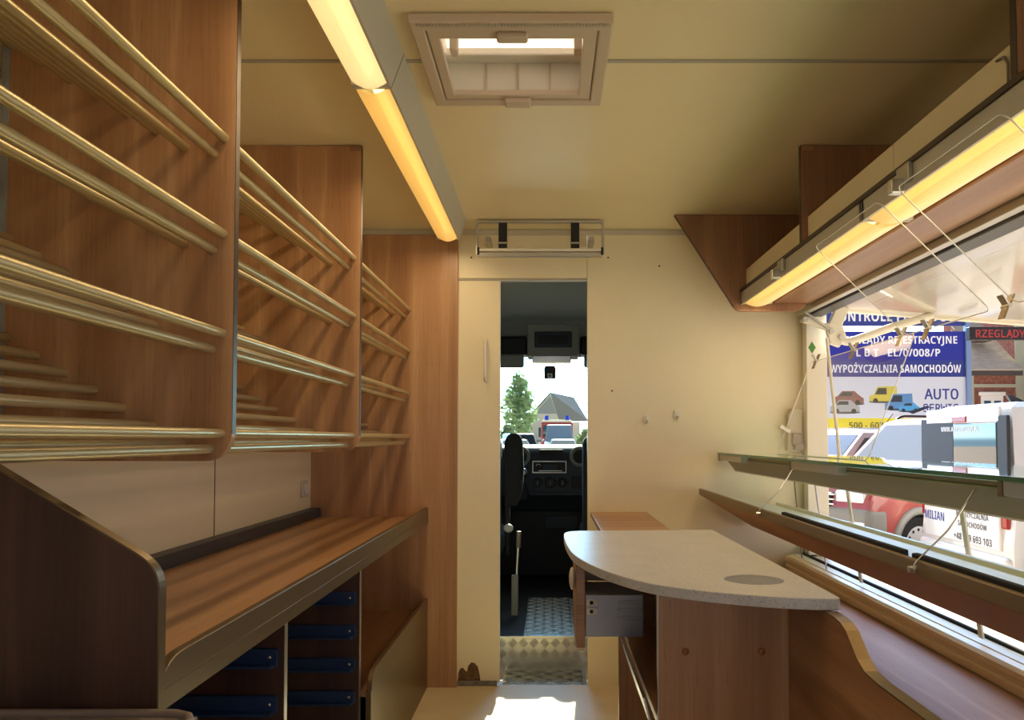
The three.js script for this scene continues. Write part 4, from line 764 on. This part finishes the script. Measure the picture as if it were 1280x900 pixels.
// brick house behind
{
  const Z = -24, k = 24 / 22, t = thing('brick_house', 'red brick house with pale tiled roof behind the cars', 'house', [15, GY, Z - 3]);
  const brick = std({ map: mottle([132, 84, 68], 46, 30, 30, 0.5), roughness: 0.9 }), stone = std({ color: 0xa8a890, roughness: 0.8 }), tile = std({ map: mottle([186, 174, 156], 40, 16, 16, 0.6), roughness: 0.85 });
  const X0 = 12.5, X1 = 22, eave = 3.1;
  part('brick_wall', box(X0, X1, GY, eave, Z - 6, Z), brick, t);
  for (const y of [0.6, 2.6]) part('stone_band', box(X0 - 0.02, X1, y, y + 0.1, Z - 0.01, Z + 0.03), stone, t);
  part('corner_stone', box(X0 - 0.03, X0 + 0.28, GY, eave, Z - 0.02, Z + 0.04), stone, t);
  part('corner_stone', box(14.05, 14.4, GY, 5.2, Z - 0.02, Z + 0.06), stone, t);
  part('gable_wall', box(14.4, 18.5, eave, 5.2, Z - 5, Z + 0.04), brick, t);
  // roof built from lapped courses
  for (let c = 0; c < 12; c++) { const f = c / 12, y = eave + f * 2.4, z = Z + 0.3 - f * 3.2, xs = X0 - 0.35 + f * 1.6; part('roof_course', flat([(xs + 14.1) / 2, y, z], [(xs + 14.1) / 2, y + 0.24, z - 0.31], 14.1 - xs, 0.05, [1, 0, 0]), tile, t); }
  for (let c = 0; c < 5; c++) { const f = c / 5; part('porch_course', flat([15.4 + f * 0.2, 2.25 + f * 0.9, Z + 1.2 - f * 1.1], [15.4 + f * 0.2, 2.25 + f * 0.9 + 0.22, Z + 1.2 - f * 1.1 - 0.26], 2.6 - f * 1.4, 0.05, [1, 0, 0]), tile, t); }
  part('roof_vent', box(13.1, 13.6, 4.05, 4.2, Z - 0.9, Z - 0.4, 0.02), std({ color: 0x6a5a50 }), t);
  part('fascia', box(X0 - 0.35, 14.1, eave - 0.16, eave - 0.02, Z + 0.2, Z + 0.3), std({ color: 0x4e4640, roughness: 0.8 }), t);
  for (const x of [13.32, 14.95]) {
    const w = part('house_window', box(x - 0.33, x + 0.33, 0.9, 2.35, Z - 0.02, Z + 0.05, 0.01), M.whitePaint, t);
    for (const s of [-1, 1]) piece('pane', box(x + s * 0.15 - 0.1, x + s * 0.15 + 0.1, 0.98, 2.2, Z + 0.045, Z + 0.055), darkGlass, w);
    piece('arch', box(x - 0.4, x + 0.4, 2.35, 2.47, Z, Z + 0.08, 0.03), M.whitePaint, w);
  }
  part('chimney', box(16.2, 16.7, 5.2, 6.6, Z - 2, Z - 1.5), brick, t);
}

// ------------------------------------------------------------------ seen through the windscreen
const leafMat = phys({ color: 0xa3bd8c, roughness: 0.9, transmission: 0.3, thickness: 0 });
function foliage(cx, cy, cz, rx, ry, rz, n, size) {
  const list = []; const g0 = new THREE.PlaneGeometry(size, size * 0.7);
  for (let i = 0; i < n; i++) { const a = rnd() * Math.PI * 2, u = rnd() * 2 - 1, r = Math.pow(rnd(), 0.4), q = Math.sqrt(1 - u * u), wob = 0.8 + 0.4 * noise(a * 2 + 5, u * 3 + 9); const g = g0.clone(); g.rotateX(rnd() * 6).rotateY(rnd() * 6); const yv = u * r; const nar = 1 - 0.45 * Math.max(0, yv); g.translate(cx + q * Math.cos(a) * r * rx * wob * nar, cy + yv * ry, cz + q * Math.sin(a) * r * rz * wob * nar); list.push(g); }
  return merge(list);
}
{
  const t = thing('leafy_tree', 'tall green tree beyond the yard, seen through the windscreen', 'tree', [-3.1, GY, -85]);
  part('crown', foliage(-3.1, 4.4, -85, 1.9, 3.9, 1.9, 1500, 0.42), leafMat, t);
  part('trunk', bar([-3.1, GY, -85], [-3.1, 3, -85], 0.18, 8, 0.1), std({ color: 0x5a4a3a, roughness: 0.9 }), t);
}
for (const [x, y, z, rx, ry, l] of [[-3.9, 1.0, -77, 1.1, 1.5, 'low light green bush left of the tall tree'], [-2.1, 0.4, -74, 1.2, 0.8, 'sunny hedge bush before the white house'], [3.6, 0.7, -76, 1.3, 1.3, 'green bush beside the fire engine']]) { const t = thing('bush', l, 'bush', [x, GY, z], 'bushes beyond the yard'); part('leaves', foliage(x, y, z, rx, ry, 1, 700, 0.3), leafMat, t); part('stem', bar([x, GY, z], [x, y, z], 0.06, 6), std({ color: 0x5a4a3a }), t); }
{
  const t = thing('white_house', 'pale gabled house beyond the yard, seen through the windscreen', 'house', [0.7, GY, -105]);
  const wall = std({ color: 0xd9d6cc, roughness: 0.9 }), roof = std({ color: 0x8a8c8e, roughness: 0.8 }), Z = -105;
  part('gable_wall', prism([[-2.8, GY], [1.6, GY], [1.6, 3.2], [0.3, 6.9], [-2.8, 3.4]], Z - 6, Z, 'z'), wall, t);
  part('side_wing', box(1.6, 4.2, GY, 3.2, Z - 6, Z + 0.2), wall, t);
  part('roof_slope', slab([[0.25, 7.05, Z + 0.4], [1.5, 3.3, Z + 0.4], [5.2, 3.3, Z + 0.4], [3.4, 6.6, Z - 3]], 0.12), roof, t);
  part('roof_slope', slab([[-3.1, 3.2, Z + 0.3], [0.32, 7.0, Z + 0.3], [0.32, 7.0, Z - 6], [-3.1, 3.2, Z - 6]], 0.12), roof, t);
  part('gable_cladding', prism([[-1.7, 4.3], [1.15, 4.3], [0.3, 6.6]], Z, Z + 0.08, 'z'), std({ color: 0x9aa0a4, roughness: 0.8 }), t);
  part('annex', box(-4.3, -2.8, GY, 3.3, Z - 4, Z), wall, t);
  for (const x of [-3.6, -1.0, 0.3, 2.0]) { const w = part('house_window', box(x - 0.35, x + 0.35, 1.1, 2.6, Z, Z + 0.1), M.whitePaint, t); piece('pane', box(x - 0.25, x + 0.25, 1.2, 2.5, Z + 0.09, Z + 0.12), darkGlass, w); }
}
solo('board_fence', box(-9, 6, GY, 0.9, -90.2, -90), std({ color: 0x8a857c, roughness: 0.9 }), 'grey board fence before the pale house', 'fence');
{
  const Z = -64, t = thing('fire_engine', 'red fire engine with blue beacons behind the blue van', 'fire engine', [0.8, GY, Z]);
  part('body', box(-0.55, 2.0, 0.1, 2.35, Z - 6, Z, 0.1), std({ color: 0xb03a32, roughness: 0.35 }), t);
  part('roof_gear', box(-0.45, 1.9, 2.35, 2.55, Z - 5, Z - 0.1, 0.04), M.whitePaint, t);
  for (const x of [-0.1, 1.55]) part('beacon_light', new THREE.CylinderGeometry(0.16, 0.18, 0.36, 14).translate(x, 2.72, Z - 0.4), std({ color: 0x2238d8, roughness: 0.2 }), t);
  part('windscreen', box(-0.4, 1.85, 1.2, 2.1, Z, Z + 0.03, 0.01), darkGlass, t);
  for (const x of [-0.3, 1.75]) part('wheel', new THREE.CylinderGeometry(0.5, 0.5, 0.3, 18).rotateZ(Math.PI / 2).translate(x, GY + 0.5, Z - 1), VM.tyre, t);
}
vehicle('parked_van', 'pale blue van with sloping windscreen in front of the fire engine', 'van', { ...bigVan, paint: paint(0x9db4cc), glass: phys({ color: 0x8fa8c4, roughness: 0.15, clearcoat: 1 }) }, [0.75, -55, -Math.PI / 2 ], 'cars beyond the windscreen');
vehicle('parked_car', 'white car facing the cab, in front of the pale blue van', 'car', { ...hatchback, paint: VM.white }, [0.82, -44, -Math.PI / 2], 'cars beyond the windscreen');
vehicle('parked_van', 'white van beside the tall tree, seen through the windscreen', 'van', { ...smallVan, paint: VM.white }, [-1.75, -52, -Math.PI / 2 + 0.3], 'cars beyond the windscreen');
vehicle('parked_car', 'silver car behind the upright armrest', 'car', { ...hatchback, paint: VM.silver }, [-1.75, -42, -Math.PI / 2 + 0.2], 'cars beyond the windscreen');
vehicle('parked_car', 'silver car at the passenger side of the white car', 'car', { ...hatchback, paint: VM.silver }, [3.0, -47, -Math.PI / 2 - 0.2], 'cars beyond the windscreen');

renderer.render(scene, camera);
